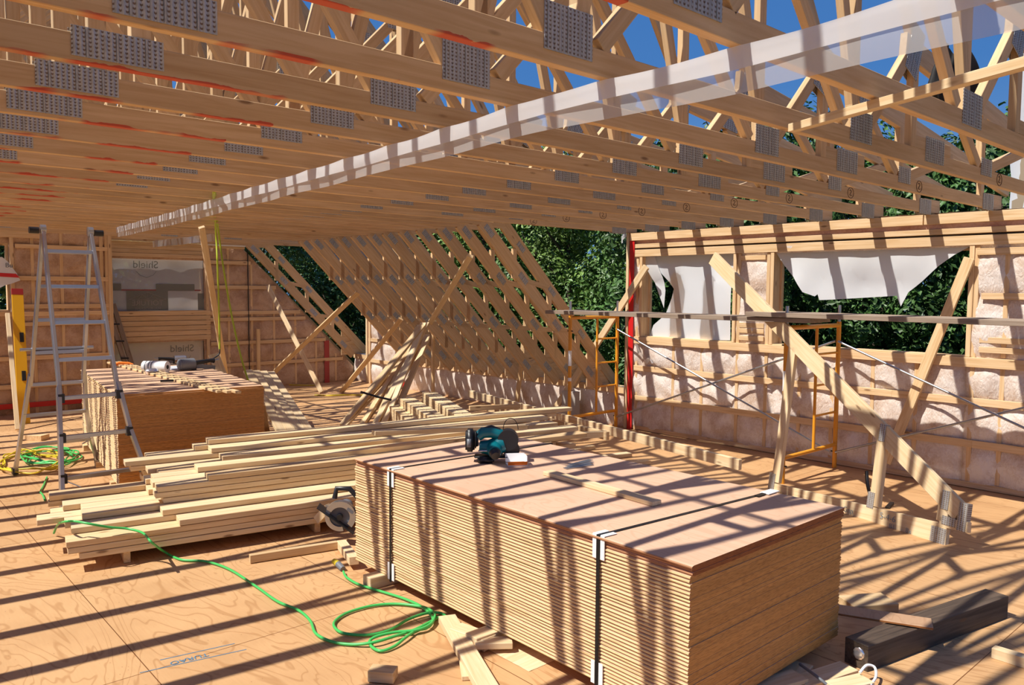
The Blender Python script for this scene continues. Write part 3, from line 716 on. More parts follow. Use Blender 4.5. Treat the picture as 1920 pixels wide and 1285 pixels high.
# bearers under the stacks
for nm, y, dx, lab in (('bearer_block', 3.86, 0, 'short wooden bearer under the far end of the front stack'), ('bearer_block', 2.86, -.03, 'wooden bearer under the middle of the front stack'), ('bearer_block', 1.95, 0, 'wooden bearer under the near end of the front stack')):
    board(nm, (SX - .1 + dx, y, .034), (SX + 1.25, y - .03, .034), .066, .09, PALE, (0, 0, 1), label=lab, cat='bearer')
board('bearer_block', (2.33, 3.02, .03), (2.37, 2.80, .03), .09, .055, PALE, (1, 0, 0), label='pale wood block jammed against the bearer of the front stack', cat='wood block')
board('bearer_block', (2.30, 2.83, .04), (2.44, 2.72, .04), .03, .075, PALE, (0, 0, 1), label='small pale wood block standing next to the jammed block', cat='wood block')
for j, u in enumerate((.25, 1.2, 2.15)):
    a = Vector((math.cos(-BR), math.sin(-BR), 0)); b = Vector((-math.sin(-BR), math.cos(-BR), 0)); o_ = Vector((BX, BY, .03))
    board('bearer_block', o_ + b * u - a * .04, o_ + b * u + a * 1.25, .058, .09, SPRUCE, (0, 0, 1), label='wooden bearer under the %s of the back stack' % ('near end', 'middle', 'far end')[j], cat='bearer')

# ------------------------------------------------------------------ lumber pile
ang = math.radians(-10); DU = Vector((math.cos(ang), math.sin(ang), 0)); DN = Vector((-math.sin(ang), math.cos(ang), 0))
GL = 'loose boards in the lumber pile'
def pboard(n, x, ztop, w=.138, t=.036, length=None, dirj=0, m=None, lab=None):
    s = (x + n * -DN.x * 1.0) / DU.x if False else (x - n * DN.x) / DU.x
    p0 = DU * s + DN * n + Vector((0, 0, ztop - t / 2))
    d = DU.copy(); d.rotate(Quaternion((0, 0, 1), dirj))
    Lh = length or random.uniform(3.1, 3.6)
    board('lumber_board', p0 + DN * (w / 2), p0 + DN * (w / 2) + d * Lh, w, t, m or (PALE if random.random() < .75 else SPRUCE), (-DN.x, -DN.y, 0), label=lab or 'pale board inside the loose lumber pile left of the front stack', cat='board', group=GL)
cols = {5.32: {.12: 1.13, .16: 1.10, .20: 1.06, .24: 1.69}, 5.47: {.12: 1.25, .16: 1.2, .20: 1.16, .24: 1.12, .28: 1.66},
        5.62: {.12: 1.3, .16: 1.25, .20: 1.2, .24: 1.14, .28: 1.22, .32: 1.69, .36: 1.64, .40: 1.68, .44: 2.0},
        5.77: {.12: 1.3, .16: 1.25, .20: 1.2, .24: 1.03, .28: 1.25, .32: 1.72, .36: 1.75, .40: 1.70},
        5.92: {.12: 1.35, .16: 1.3, .20: 1.2, .24: 1.1, .28: 1.17, .32: 1.72, .36: 1.8, .40: 1.75, .44: 2.03},
        6.07: {.12: 1.4, .16: 1.3, .20: 1.3, .24: 1.25, .28: 1.15, .32: 1.13, .36: 1.72, .40: 1.83},
        6.22: {.12: 1.5, .16: 1.4, .20: 1.4, .24: 1.4, .28: 1.3, .32: 1.92, .36: 1.9, .40: 1.8, .44: 2.3},
        6.37: {.12: 1.6, .16: 1.55, .20: 1.5, .24: 1.6, .28: 1.8, .32: 1.8, .36: 1.78, .40: 1.70, .44: 1.68, .48: 2.28},
        6.52: {.12: 1.9, .16: 1.9, .20: 1.9, .24: 1.9, .28: 1.9, .32: 1.9, .36: 1.95, .40: 1.9, .44: 1.85, .48: 2.2, .52: 2.32}}
special = {(5.32, .12): 'lowest front board of the lumber pile', (5.32, .20): 'wide top board along the front edge of the lumber pile', (6.07, .32): 'long board whose end lies at the ladder foot on the lumber pile',
           (5.62, .40): 'short stepped board in the middle of the lumber pile', (6.52, .52): 'highest board at the back of the lumber pile', (5.77, .24): 'board sticking out furthest left from the lumber pile'}
for n, d in cols.items():
    for z, x in d.items():
        short = None
        if (n, z) == (5.92, .28): short = 3.3
        pboard(n, x + random.uniform(-.02, .02), z - .002, .14 if (n, z) != (5.32, .20) else .15, length=short, dirj=random.uniform(-.003, .003), lab=special.get((n, z)))
for n, x in ((5.6, 1.4), (5.6, 2.6), (5.6, 3.8)):
    p = DU * ((x - 5.3 * DN.x) / DU.x) + DN * 5.36 + Vector((0, 0, .042))
    board('bearer_block', p, p + DN * 1.3, .08, .04, SPRUCE, (0, 0, 1), label='bearer under the lumber pile at its %s' % {1.4: 'left end', 2.6: 'middle', 3.8: 'right end'}[x], cat='bearer')
# boards lying on top of the pile towards the right
board('lumber_board', G(700, 812, .56), G(985, 800, .50), .038, .088, PALE, (0, 0, 1), label='long board lying on edge along the back top of the lumber pile', cat='board')
# two short lengths on the floor in front
board('floor_stud', G(468, 1048, .03), G(632, 1022, .03), .05, .038, SPRUCE, (0, 0, 1), label='short stud on the floor pointing at the circular saw', cat='stud')

# ------------------------------------------------------------------ stud bundles behind the pile
def shortpile(pa, pb, z, n, w, lab, grp, wd=.09, stag=.0):
    A = G(*pa, z); B = G(*pb, z); d = (B - A).normalized(); s_ = Vector((d.y, -d.x, 0))
    for i in range(n):
        for j in range(w):
            o_ = s_ * (j * .095) + Vector((0, 0, -i * .04)); sh = d * (random.uniform(-.04, .04) + stag * i)
            board('stacked_stud', A + o_ + sh, B + o_ + sh, wd - .002, .037, PALE, (s_.x, s_.y, 0), label=lab, cat='stud', group=grp)
shortpile((735, 752), (800, 800), .24, 6, 2, 'pale stud in the left small stack beyond the lumber pile', 'studs in the left small stack')
shortpile((768, 748), (868, 808), .34, 8, 2, 'pale stud in the middle small stack beyond the lumber pile', 'studs in the middle small stack')
shortpile((812, 738), (918, 806), .40, 9, 2, 'pale stud in the right small stack beyond the lumber pile', 'studs in the right small stack')
# long top chord pieces reaching over to the right
board('long_timber', G(880, 738, .42), G(1388, 872, .30), .089, .04, PALE, (0, 0, 1), label='long pale timber sloping over the pile towards the scaffold', cat='timber')
board('long_timber', G(915, 765, .36), G(1140, 818, .32), .08, .04, SPRUCE, (0, 0, 1), label='shorter timber crossing just beneath the long sloping timber', cat='timber')
board('long_timber', G(880, 766, .45), G(975, 762, .45), .05, .04, SPRUCE, (0, 0, 1), label='short timber lying flat over the right small stack', cat='timber')
board('long_timber', G(975, 822, .35), G(1138, 814, .33), .06, .04, PALE, (0, 0, 1), label='pale timber end showing behind the teal saw', cat='timber')
for p, r_, z in (((1000, 815), (1390, 880), .15),):
    pass
for i, (pa, pb, z) in enumerate((((1015, 855), (1110, 838), .02), ((1060, 866), (1180, 852), .02), ((1100, 878), (1215, 866), .02))):
    board('timber_end', G(*pa, z), G(*pb, z), .1, .036, PALE, (-.3, 1, 0), label='flat board end just behind the front stack, %s from the saw' % ORD[i], cat='board')
for i, (x, y) in enumerate(((4.35, 5.3), (4.5, 5.0), (4.65, 4.8))):
    boxobj('support_block', (x, y, .03), (.25, .1, .06), SPRUCE, rz=-.2, label='low support block under the boards behind the front stack, %s from the pile' % ORD[i], cat='wood block')

# ------------------------------------------------------------------ teepee of leaning boards
GT = 'boards leaning together in the bundle'
for i in range(11):
    f = i / 10
    b = G(652 + 88 * f, 806 - 3 * f, .02) + Vector((random.uniform(-.05, .1), random.uniform(0, .35), 0))
    tp = RP(800 + random.uniform(-14, 6), 604 + random.uniform(-8, 30), 7.75); Lh = (tp - b)
    tp = b + Lh * random.uniform(.92, 1.0)
    board('leaning_board', b, tp, .066 if i % 2 else .085, .036, PALE if i % 3 else SPRUCE, (1, -1, .2), label=('pale board in the leaning bundle beside the small stud stacks'), cat='board', group=GT)
t = board('brace_board', RP(806, 606, 7.82), RP(882, 480, 7.86), .07, .038, PALE, (1, 0, -.6), label='brace nailed up the rafters from the top of the leaning bundle', cat='brace')
board('upright_board', WX(812, 757, 6.95) , WX(812, 596, 6.95) , .05, .036, SPRUCE, (0, 1, 0), label='single upright board standing in front of the rafters behind the bundle', cat='upright board')
mb = MB(); q0 = G(676, 735, .62)
mb.tube([q0 + Vector((0, 0, .0)), q0 + Vector((.16, -.08, -.06)), q0 + Vector((.3, -.14, -.10))], .012, 6); mobj('dark_binding_strap', mb, BLACKP, label='dark strap tied around the leaning bundle', cat='strap')

# other leaning braces
def lean(a, b, lab, w=.075, t_=.036, m=SPRUCE, wd=(1, -1, 0), name='brace_board'):
    board(name, a, b, w, t_, m, wd, label=lab, cat='brace')
lean(G(603, 736, .02), WY(502, 536, YE - .12), 'brace leaning on the back wall, left one of the crossing pair', m=PALE)
lean(WY(506, 706, YE - .25), RP(672, 548, 7.86), 'brace rising right from the back wall foot across the other brace')
lean(G(640, 735, .02), RP(752, 598, 7.86), 'brace between the floor and the rafters left of the bundle', m=SPRUCE)
lean(G(968, 768, .02), WX(986, 598, 7.35), 'short board standing before the low knee wall', m=SPRUCE, w=.06, wd=(0, 1, 0))
lean(WX(1036, 775, 7.4), WX(1212, 500, 7.50), 'brace behind the left scaffold frame rising to the red taped corner', m=PALE, w=.085, wd=(0, 1, .4))
lean(WX(1662, 868, 7.50), WX(1818, 484, 7.53), 'long brace leaning in the large opening of the right wall', m=SPRUCE, w=.085, wd=(0, 1, 0))
lean(G(430, 745, .05), WY(378, 426, 9.4), 'tall warped board leaning up to the ceiling behind the back stack', m=PALE, w=.07, wd=(1, .2, 0))
lean(G(33, 806, .02), WY(14, 588, 11.9), 'narrow board leaning in the left window opening', m=PALE, w=.05, t_=.03, wd=(1, 0, 0))
board('upright_board', WY(485, 728, YE - .1), WY(484, 617, YE - .1), .06, .03, SPRUCE, (1, 0, 0), label='short upright board against the back wall left of the crossing braces', cat='upright board')
# ramp of wide boards beside the back stack
GR = 'wide boards leaning on the back stack'
for i in range(4):
    a = G(468 + 14 * i, 697 + 1 * i, .72 - .02 * i); b = G(535 + 17 * i, 824 - 1.5 * i, .015)
    board('ramp_board', b, a + Vector((.02, .1, 0)), .105, .036, PALE, (1, 0, 0), label='wide pale board sloping from the back stack to the floor', cat='board', group=GR)
board('ramp_board', G(498, 812, .02), G(488, 760, .5), .1, .036, SPRUCE, (1, 0, 0), label='shaded support board under the sloping wide boards', cat='board')
board('stub_board', WY(418, 710, 9.0), WY(400, 664, 9.1), .12, .03, PALE, (1, 0, 0), label='short wide board end standing behind the black nailer', cat='board')
# ------------------------------------------------------------------ jack truss fragment
t = thing('jack_truss', (5.98, 2.73, 0), 'small pale truss piece standing on the floor before the window wall', 'truss piece')
p0 = Vector((5.749, 1.95, 0)); p1 = Vector((6.214, 3.52, 0)); dd = (p1 - p0).normalized(); nn = Vector((dd.y, -dd.x, 0)); uu = (nn * .14 + Vector((0, 0, 1))).normalized(); NN = dd.cross(uu)
def PL(px, py):
    d = ray(px, py); return EYE + d * (NN.dot(p0 - EYE) / NN.dot(d))
def fb(nm, a, b, w, off=0.0, wd=None):
    A, B = PL(*a) + NN * off, PL(*b) + NN * off; x = (B - A).normalized(); board(nm, A, B, w, .038, PALE, NN.cross(x), t)
fb('bottom_chord', (1450, 921), (1777, 1004), .14)
fb('top_chord', (1337, 484), (1802, 962), .135)
fb('web', (1456, 905), (1488, 652), .085, .0); fb('web', (1641, 950), (1658, 806), .085); fb('web', (1768, 978), (1776, 925), .08)
fb('heel_block', (1764, 978), (1818, 990), .07)
def fplate(px, py, w, h_):
    M_ = Matrix((dd, -NN, uu)).transposed().to_4x4(); M_.translation = PL(px, py) - NN * 0
    s = 1 if NN.dot(EYE - p0) > 0 else -1
    mb = MB(); mb.box((0, 0, 0), (w, .045, h_)); link('connector_plate', mb.mesh('connector_plate'), STEEL, t, M_)
for a in ((1450, 906, .07, .17), (1636, 938, .06, .12), (1658, 812, .055, .13), (1776, 938, .055, .13), (1762, 1004, .11, .11), (1782, 978, .1, .06), (1808, 970, .065, .19)): fplate(*a)
M_ = Matrix((-dd, uu, NN if NN.dot(EYE - p0) > 0 else -NN)).transposed().to_4x4()
for s_, px, py, sz in (('Gap', 1590, 957, .06), ('5-4-6', 1664, 971, .065), ('B1', 1672, 988, .05), ('8x', 1703, 996, .05)):
    Mx = M_.copy(); Mx.translation = PL(px, py) + (EYE - PL(px, py)).normalized() * .035
    link('handwriting', text_mesh(s_, sz, off=-.0012), INK, t, Mx)

# ------------------------------------------------------------------ scaffold
def sframe(y, x0, x1, lab):
    t = thing('scaffold_section', ((x0 + x1) / 2, y, 0), lab, 'scaffold', 'yellow scaffold frames')
    def tb(nm, pts, r=.021, m=SCAFY):
        mb = MB(); mb.tube(pts, r, 10); return mobj(nm, mb, m, t)
    tb('leg', [(x0, y, 0), (x0, y, 1.44)]); tb('leg', [(x1, y, 0), (x1, y, 1.44)])
    tb('top_tube', [(x0, y, 1.405), (x1, y, 1.405)]); tb('bottom_tube', [(x0, y, .23), (x1, y, .23)], .019)
    xi = x0 + (x1 - x0) * .56; tb('inner_post', [(xi, y, .23), (xi, y, 1.4)], .014)
    for z in (1.14, .845, .556): tb('rung', [(xi, y, z), (x1, y, z)], .011)
    for x in (x0, x1):
        tb('coupling_pin', [(x, y, 1.44), (x, y, 1.60)], .016, ZINC)
        for z in (.16, 1.25): tb('lock_pin', [(x, y - .04, z), (x, y + .04, z)], .007, BLACKP)
    for z0_, z1_ in ((.84, 1.02), (.66, .70)):
        mb = MB(); mb.tube([(x0, y, z0_), (x0, y, z1_)], .0222, 10, False); mobj('white_sticker', mb, WHITECARD, t)
    return t
sframe(6.40, 6.62, 7.46, 'yellow scaffold frame beside the red taped wall corner')
sframe(3.58, 6.47, 7.46, 'yellow scaffold frame in front of the large window opening')
def xbrace(a, b, c, d, lab):
    t = thing('cross_brace', ((a[0] + d[0]) / 2, (a[1] + b[1]) / 2, .7), lab, 'cross brace')
    for i, (u, v) in enumerate(((a, b), (c, d))):
        mb = MB(); o_ = Vector(((-.012, .012)[i], 0, 0)); mb.tube([Vector(u) + o_, Vector(v) + o_], .011, 8); mobj('brace_pipe', mb, ZINC, t)
xbrace((7.42, 6.36, 1.25), (7.42, 3.6, .16), (7.42, 6.36, .16), (7.42, 3.6, 1.25), 'steel cross brace between the two yellow scaffold frames')
xbrace((7.42, 3.56, 1.25), (7.42, .8, .16), (7.42, 3.56, .16), (7.42, .8, 1.25), 'steel cross brace running right from the large opening frame')
board('scaffold_plank', (6.42, 6.5, 1.475), (6.55, 3.35, 1.475), .24, .04, OLDPLANK, (1, 0, 0), label='weathered scaffold plank on the left pair of frames', cat='plank')
board('scaffold_plank', (6.50, 3.95, 1.522), (6.62, -.4, 1.50), .24, .04, OLDPLANK, (1, 0, 0), label='weathered scaffold plank running right over the right frame', cat='plank')
board('scaffold_plank', (6.70, 6.48, 1.475), (6.80, 3.4, 1.475), .24, .04, OLDPLANK, (1, 0, 0), label='rear weathered plank on the left pair of frames', cat='plank')
board('scaffold_plank', (6.77, 3.95, 1.522), (6.87, -.4, 1.50), .24, .04, OLDPLANK, (1, 0, 0), label='rear weathered plank running right beside the wall', cat='plank')

# ------------------------------------------------------------------ folding ladder
t = thing('folding_ladder', (1.63, 7.4, 0), 'aluminium folding ladder opened as an A beside the back plywood stack', 'ladder')
def lb(nm, a, b, w=.06, th=.025, m=ALU): board(nm, a, b, w, th, m, (0, 1, 0), t)
zt = 2.20; yt = 7.45
def LP(side, z, front):
    f_ = 1 - z / zt
    y = yt - .95 * f_ if front else yt + .88 * f_
    xl, xr = 1.445, 1.80
    k = max(0, .95 - z)
    if side < 0: return Vector((xl - .04 * f_ - .07 * k, y, z))
    return Vector((xr + .05 * f_ + .15 * k * k + .03 * k, y, z))
for fr in (True, False):
    for s in (-1, 1):
        lb('rail', LP(s, .86, fr), LP(s, zt, fr)); 
        pts = [LP(s, z, fr) + Vector((s * .012, -.012 if fr else .012, 0)) for z in (.02, .3, .6, .95)]
        for a, b in zip(pts[:-1], pts[1:]): lb('rail', a, b, .064, .028)
        boxobj('rubber_foot', pts[0] + Vector((0, 0, .015)), (.045, .075, .05), BLACKP, t)
        lb('stay', LP(s, .27, fr) , LP(s, .03, fr) * .0 + LP(s, .02, fr) + Vector((-s * .12, 0, .2)), .02, .006)
    for z in (2.02, 1.73, 1.44, 1.15, .86, .57, .28):
        a, b = LP(-1, z, fr), LP(1, z, fr)
        rg = board('rung', a, b, .045, .03, ALU, (0, 1, 0), t)
        if z < .9 and fr:
            for q_ in (a, b): boxobj('rung_bracket', q_ + Vector((0, -.01, 0)), (.045, .06, .07), BLACKP, rg)
for s in (-1, 1):
    p = LP(s, zt, True)
    mb = MB(); mb.tube([p + Vector((-.02, 0, .0)), p + Vector((.02, 0, 0))], .04, 14); hg = mobj('hinge', mb, ZINC, t)
    mb = MB(); mb.tube([p + Vector((s * .03, 0, -.01)), p + Vector((s * .1, 0, -.01))], .028, 10); mobj('hinge_knob', mb, BLACKP, hg)
mb = MB(); a, b = LP(-1, 1.18, False), LP(1, 1.18, False); mb.tube([a + Vector((-.1, .03, 0)), b + Vector((.08, .03, 0))], .014, 8); mobj('lock_bar', mb, ALU, t)
# second ladder leaning in the recess
t = thing('leaning_ladder', (3.6, 12.7, 0), 'narrow ladder leaning in the corner beside the lower film opening', 'ladder')
for x in (0, .12):
    board('rail', WY(237 + 100 * x, 690, 12.75), WY(200 + 100 * x, 570, 12.9), .07, .03, OLDPLANK, (1, 0, 0), t)
mb = MB()
for z_ in (608, 640, 672):
    mb.tube([WY(207 + (z_ - 600) * .27, z_, 12.73), WY(222 + (z_ - 600) * .27, z_, 12.73)], .012, 6)
mobj('rung_bolts', mb, BLACKP, t)

# ------------------------------------------------------------------ yellow level leaning at left
t = thing('spirit_level', G(45, 806, 0), 'long yellow spirit level with a dark red end leaning by the left window', 'level')
A, B = G(46, 806, .0) + Vector((0, 0, .01)), WY(32, 542, 12.0)
A = WY(46, 800, 11.4)
board('level_body', A, A.lerp(B, .955), .13, .03, LEVELY, (1, 0, 0), t)
board('end_cap', A.lerp(B, .955), B, .13, .034, DARKRED, (1, 0, 0), t)
for f_ in (.36, .64):
    q_ = A.lerp(B, f_) + Vector((.02, -.02, 0)); board('grip_slot', q_ - (B - A) * .035, q_ + (B - A) * .035, .045, .012, BLACKP, (1, 0, 0), t)

# ------------------------------------------------------------------ tools on the back stack
a_ = Vector((math.cos(-BR), math.sin(-BR), 0)); b_ = Vector((-math.sin(-BR), math.cos(-BR), 0))
ZB = BTOP
def BS(u, v, z=0): return Vector((BX, BY, ZB + z)) + a_ * u + b_ * v
def cyl(nm, a, b, r, m, p, n=16):
    mb = MB(); mb.tube([a, b], r, n); return mobj(nm, mb, m, p)
q = G(292, 688, ZB + .06)
t = thing('film_roll', (q.x, q.y, ZB), 'white roll of wrap tape lying on the back plywood stack', 'roll')
ax = Vector((.55, -.6, 0)).normalized()
cyl('roll_body', q - ax * .13, q + ax * .13, .06, WHITECARD, t, 20); cyl('core_hole', q + ax * .128, q + ax * .133, .022, BLACKP, t)
for f_ in (-.09, -.05, -.02): cyl('printed_ring', q + ax * (f_ - .006), q + ax * (f_ + .006), .0608, GREYP, t, 20)
def nailer(px, py, s, rz, lab, mcap):
    q = G(px, py, ZB); t = thing('nail_gun', (q.x, q.y, ZB), lab, 'nail gun', rz=rz)
    W_ = WM[t.name]
    def P(x, y, z): return W_ @ Vector((x * s, y * s, z * s))
    cyl('cylinder_body', P(-.14, 0, .07), P(.02, 0, .07), .065 * s, mcap, t, 18)
    mb = MB(); mb.ball(P(-.14, 0, .07), .065 * s, 14, (.5, 1, 1)); mobj('cap', mb, mcap, t)
    mb = MB(); mb.tube([P(.0, 0, .07), P(.1, 0, .085), P(.22, 0, .095), P(.27, .0, .09)], [.032 * s, .025 * s, .022 * s, .03 * s], 10); mobj('handle', mb, BLACKP, t)
    mb = MB(); mb.box((0, 0, 0), (.3 * s, .03 * s, .05 * s), W_ @ Matrix.Translation(Vector((.13, .0, .03)) * s) @ Matrix.Rotation(.15, 4, 'Y')); mobj('magazine', mb, GREYP, t)
    cyl('air_fitting', P(.27, 0, .09), P(.33, 0, .10), .012 * s, ZINC, t, 8)
    mb = MB(); mb.box((0, 0, 0), (.05 * s, .04 * s, .09 * s), W_ @ Matrix.Translation(Vector((.02, 0, .0)) * s + Vector((0, 0, .045 * s)))); mobj('nose', mb, BLACKP, t)
nailer(360, 694, .95, .15, 'black and grey framing nailer on the back stack with the hose attached', GREYP)
nailer(330, 682, .7, 2.9, 'second nailer with pale cap lying behind the roll', ALU)
q = G(322, 692, ZB); t = boxobj('plan_sheets', (q.x, q.y, ZB + .006), (.42, .32, .012), PAPER, rz=.3, label='white plan sheets lying between the roll and the nailer', cat='paper')
q = G(225, 688, ZB); mb = MB(); mb.tube([(q.x - .08, q.y, ZB + .02), (q.x, q.y + .03, ZB + .035), (q.x + .09, q.y + .0, ZB + .03), (q.x + .13, q.y - .03, ZB + .02)], [.012, .022, .02, .01], 10); mobj('utility_knife', mb, ORANGE, label='small orange handled tool left of the tape roll', cat='knife')
q = G(284, 702, ZB); mb = MB()
mb.ball((q.x, q.y, ZB + .03), .055, 16, (1.3, 1, .55)); mb.v = [tuple(Vector(v) + Vector((1, 1, 1)) * .016 * mn.noise(Vector(v) * 60)) for v in mb.v]
mobj('crumpled_foil', mb, FOIL, label='crumpled shiny foil on the furring strips', cat='foil')
q = G(318, 716, ZB); boxobj('black_marker', (q.x, q.y, ZB + .01), (.16, .03, .02), BLACKP, rz=-.3, label='black flat bar lying on the back stack near the strips', cat='tool')
GS = 'notched furring strips across the back stack'
for i in range(3):
    o_ = a_ * (.055 * i) + Vector((0, 0, 0))
    A = G(203, 680, ZB + .012 ) + o_; B = G(420, 737, ZB + .012) + o_
    B = A + (B - A) * (.97 + .02 * i)
    t = board('furring_strip', A, B, .04, .022, SPRUCE, (0, 0, 1) if False else (1, .3, 0), label='notched wooden strip lying diagonally across the back stack', cat='wood strip', group=GS)

# ------------------------------------------------------------------ air hose and cords
def curve_obj(nm, pts, r, m, parent=None, n=8, **kw):
    # Catmull-Rom through the points
    P = [Vector(p) for p in pts]; out = []
    for i in range(len(P) - 1):
        a, b, c, d = P[max(i - 1, 0)], P[i], P[i + 1], P[min(i + 2, len(P) - 1)]
        for k in range(8):
            s = k / 8; out.append(.5 * ((2 * b) + (c - a) * s + (2 * a - 5 * b + 4 * c - d) * s * s + (3 * b - a - 3 * c + d) * s ** 3))
    out.append(P[-1]); mb = MB(); mb.tube(out, r, n); return mobj(nm, mb, m, parent, **kw)
hy = [WY(412, 655, 9.0), WY(411, 600, 9.0), WY(408, 500, 8.9), WY(404, 420, 8.8), G(401, 372, 2.44), G(403, 364, 2.47), WY(408, 420, 8.85), WY(420, 510, 9.0), WY(436, 600, 9.0), WY(452, 670, 9.0), WY(466, 716, 8.95)]
t = curve_obj('air_hose', hy, .011, HOSEM, label='yellow green air hose looped over the ceiling chord down to the nailer', cat='hose')
curve_obj('hose_end', [hy[0], WY(411, 664, 9.0), WY(402, 671, 9.0), WY(395, 675, 9.0)], .008, BLACKP, t)
cord = [(101, 1000, .02), (108, 985, .12), (120, 979, .29), (140, 978, .30), (170, 983, .29), (205, 989, .25), (240, 992, .225), (268, 1000, .215), (285, 1018, .2), (310, 1036, .02), (340, 1050, .008), (385, 1053, .008), (430, 1068, .008), (480, 1100, .008), (520, 1128, .008), (560, 1145, .008), (582, 1165, .008), (592, 1188, .008), (620, 1203, .008), (660, 1209, .008), (700, 1205, .02), (735, 1195, .02), (780, 1180, .01), (822, 1158, .008)]
t = curve_obj('extension_cord', [G(a, b, z + .004) for a, b, z in cord], .0075, CORDG, label='green extension cord running over the lumber and floor to the front stack', cat='cord')
loop = [(644, 1072, .012), (650, 1083, .008), (672, 1096, .008), (710, 1108, .008), (755, 1122, .01), (785, 1135, .012), (805, 1150, .012), (812, 1165, .014), (800, 1178, .014), (780, 1183, .014), (760, 1196, .018), (740, 1212, .01), (715, 1221, .008), (698, 1214, .008), (693, 1203, .012), (706, 1194, .02), (740, 1186, .02), (780, 1182, .022), (805, 1172, .024), (815, 1158, .022), (812, 1148, .018), (790, 1138, .012), (745, 1133, .008), (700, 1136, .008), (655, 1148, .008), (630, 1163, .008), (627, 1176, .008), (645, 1188, .008), (690, 1191, .008), (730, 1182, .01), (765, 1162, .012), (800, 1150, .016), (825, 1150, .01), (838, 1158, .008)]
t = curve_obj('extension_cord', [G(a, b, z + .004) for a, b, z in loop], .0075, CORDG, label='coiled end of green cord with plug lying beside the front stack', cat='cord')
q = G(643, 1066, .02); mb = MB(); mb.tube([q + Vector((0, 0, -.005)), q + Vector((.0, .06, .01))], [.018, .02], 12); mobj('connector', mb, GREYP, t)
mb = MB(); mb.tube([q + Vector((.0, .06, .01)), q + Vector((.0, .11, .015))], [.02, .017], 12); mobj('yellow_plug', mb, CORDY, t)
def coil(px, py, r, turns, m, lab, seed, rr=.0075):
    random.seed(seed); c = G(px, py, 0); pts = []
    for i in range(turns * 9):
        a = 2 * PI * i / 9; k = r * random.uniform(.7, 1.15); pts.append((c.x + math.cos(a) * k * .5 + random.uniform(-.04, .04), c.y + math.sin(a) * k * 1.1, .012 + .045 * random.random()))
    return curve_obj('cord_coil', pts, rr, m, label=lab, cat='cord')
coil(95, 862, .42, 5, CORDG, 'tangled green cord on the floor under the ladder', 3)
coil(60, 872, .5, 4, CORDY, 'tangled yellow cord on the floor at the far left by the ladder', 5)
random.seed(11)
curve_obj('extension_cord', [G(a, b, z) for a, b, z in ((88, 895, .01), (82, 910, .01), (76, 922, .01), (80, 928, .012), (84, 938, .012))], .0075, CORDG, label='short visible run of green cord left of the ladder foot', cat='cord')
t = curve_obj('tape_strap', [G(a, b, .01) for a, b in ((590, 741), (620, 742), (650, 741), (690, 741))], .012, CORDY, label='yellow strap lying on the floor before the far braces', cat='strap')
t = curve_obj('tape_strap', [G(a, b, .01) for a, b in ((520, 719), (545, 722), (590, 723))], .01, CORDY, label='yellow cord piece on the floor by the back wall', cat='cord')

# ------------------------------------------------------------------ circular saw left of front stack
t = thing('circular_saw', G(640, 1010, 0), 'silver and black corded circular saw leaning against the front stack', 'circular saw')
c0 = G(638, 968, .20); vx = Vector((.80, -.60, 0)).normalized(); vz = Vector((0, 0, 1)); vn = vx.cross(vz)
Ms = Matrix((vx, vz, vn)).transposed().to_4x4(); Ms.translation = c0
Mr = Ms @ Matrix.Rotation(-.65, 4, 'Z')
def arc(r0, r1, a0, a1, n=20): return [(r0 * math.cos(a0 + (a1 - a0) * i / n), r0 * math.sin(a0 + (a1 - a0) * i / n)) for i in range(n + 1)] + [(r1 * math.cos(a1 - (a1 - a0) * i / n), r1 * math.sin(a1 - (a1 - a0) * i / n)) for i in range(n + 1)]
S = 1.0
mb = MB(); mb.prism(arc(.105, .066, -.1, PI + .1), Mr, .05); mobj('blade_guard', mb, ALU, t)
mb = MB(); mb.prism([(.092 * math.cos(a * PI / 20), .092 * math.sin(a * PI / 20)) for a in range(40)], Mr, .003); mobj('blade', mb, GREYP, t)
mb = MB(); mb.prism(arc(.1, .07, PI + .1, 2 * PI - .7), Mr, .03); mobj('lower_guard', mb, ALU, t)
mb = MB(); mb.box((-.01, -.03, .0), (.30, .006, .12), Mr); mobj('base_plate', mb, BLACKP, t)
mb = MB(); mb.tube([Mr @ Vector((0, .03, -.02)), Mr @ Vector((0, .03, -.17))], .05, 16); mobj('motor', mb, GREYP, t)
mb = MB(); mb.tube([Mr @ Vector(p) for p in ((-.1, .06, -.05), (-.13, .12, -.06), (-.06, .17, -.06), (.04, .15, -.06), (.1, .06, -.05))], .018, 10); mobj('handle', mb, BLACKP, t)
mb = MB(); mb.box((.03, .075, .027), (.05, .02, .003), Mr); mobj('name_label', mb, GREYP, t)
mb = MB(); mb.tube([Mr @ Vector((0, 0, .0)), Mr @ Vector((0, 0, .04))], .02, 12); mobj('arbor', mb, BLACKP, t)
board('prop_block', G(640, 1020, .03), G(664, 1052, .06), .05, .06, PALE, (0, 0, 1), label='pale wood wedge below the circular saw at the stack corner', cat='wood block')
board('prop_block', G(596, 975, .12) , G(618, 952, .22), .06, .05, PALE, (0, 0, 1), label='pale wood block behind the circular saw guard', cat='wood block')

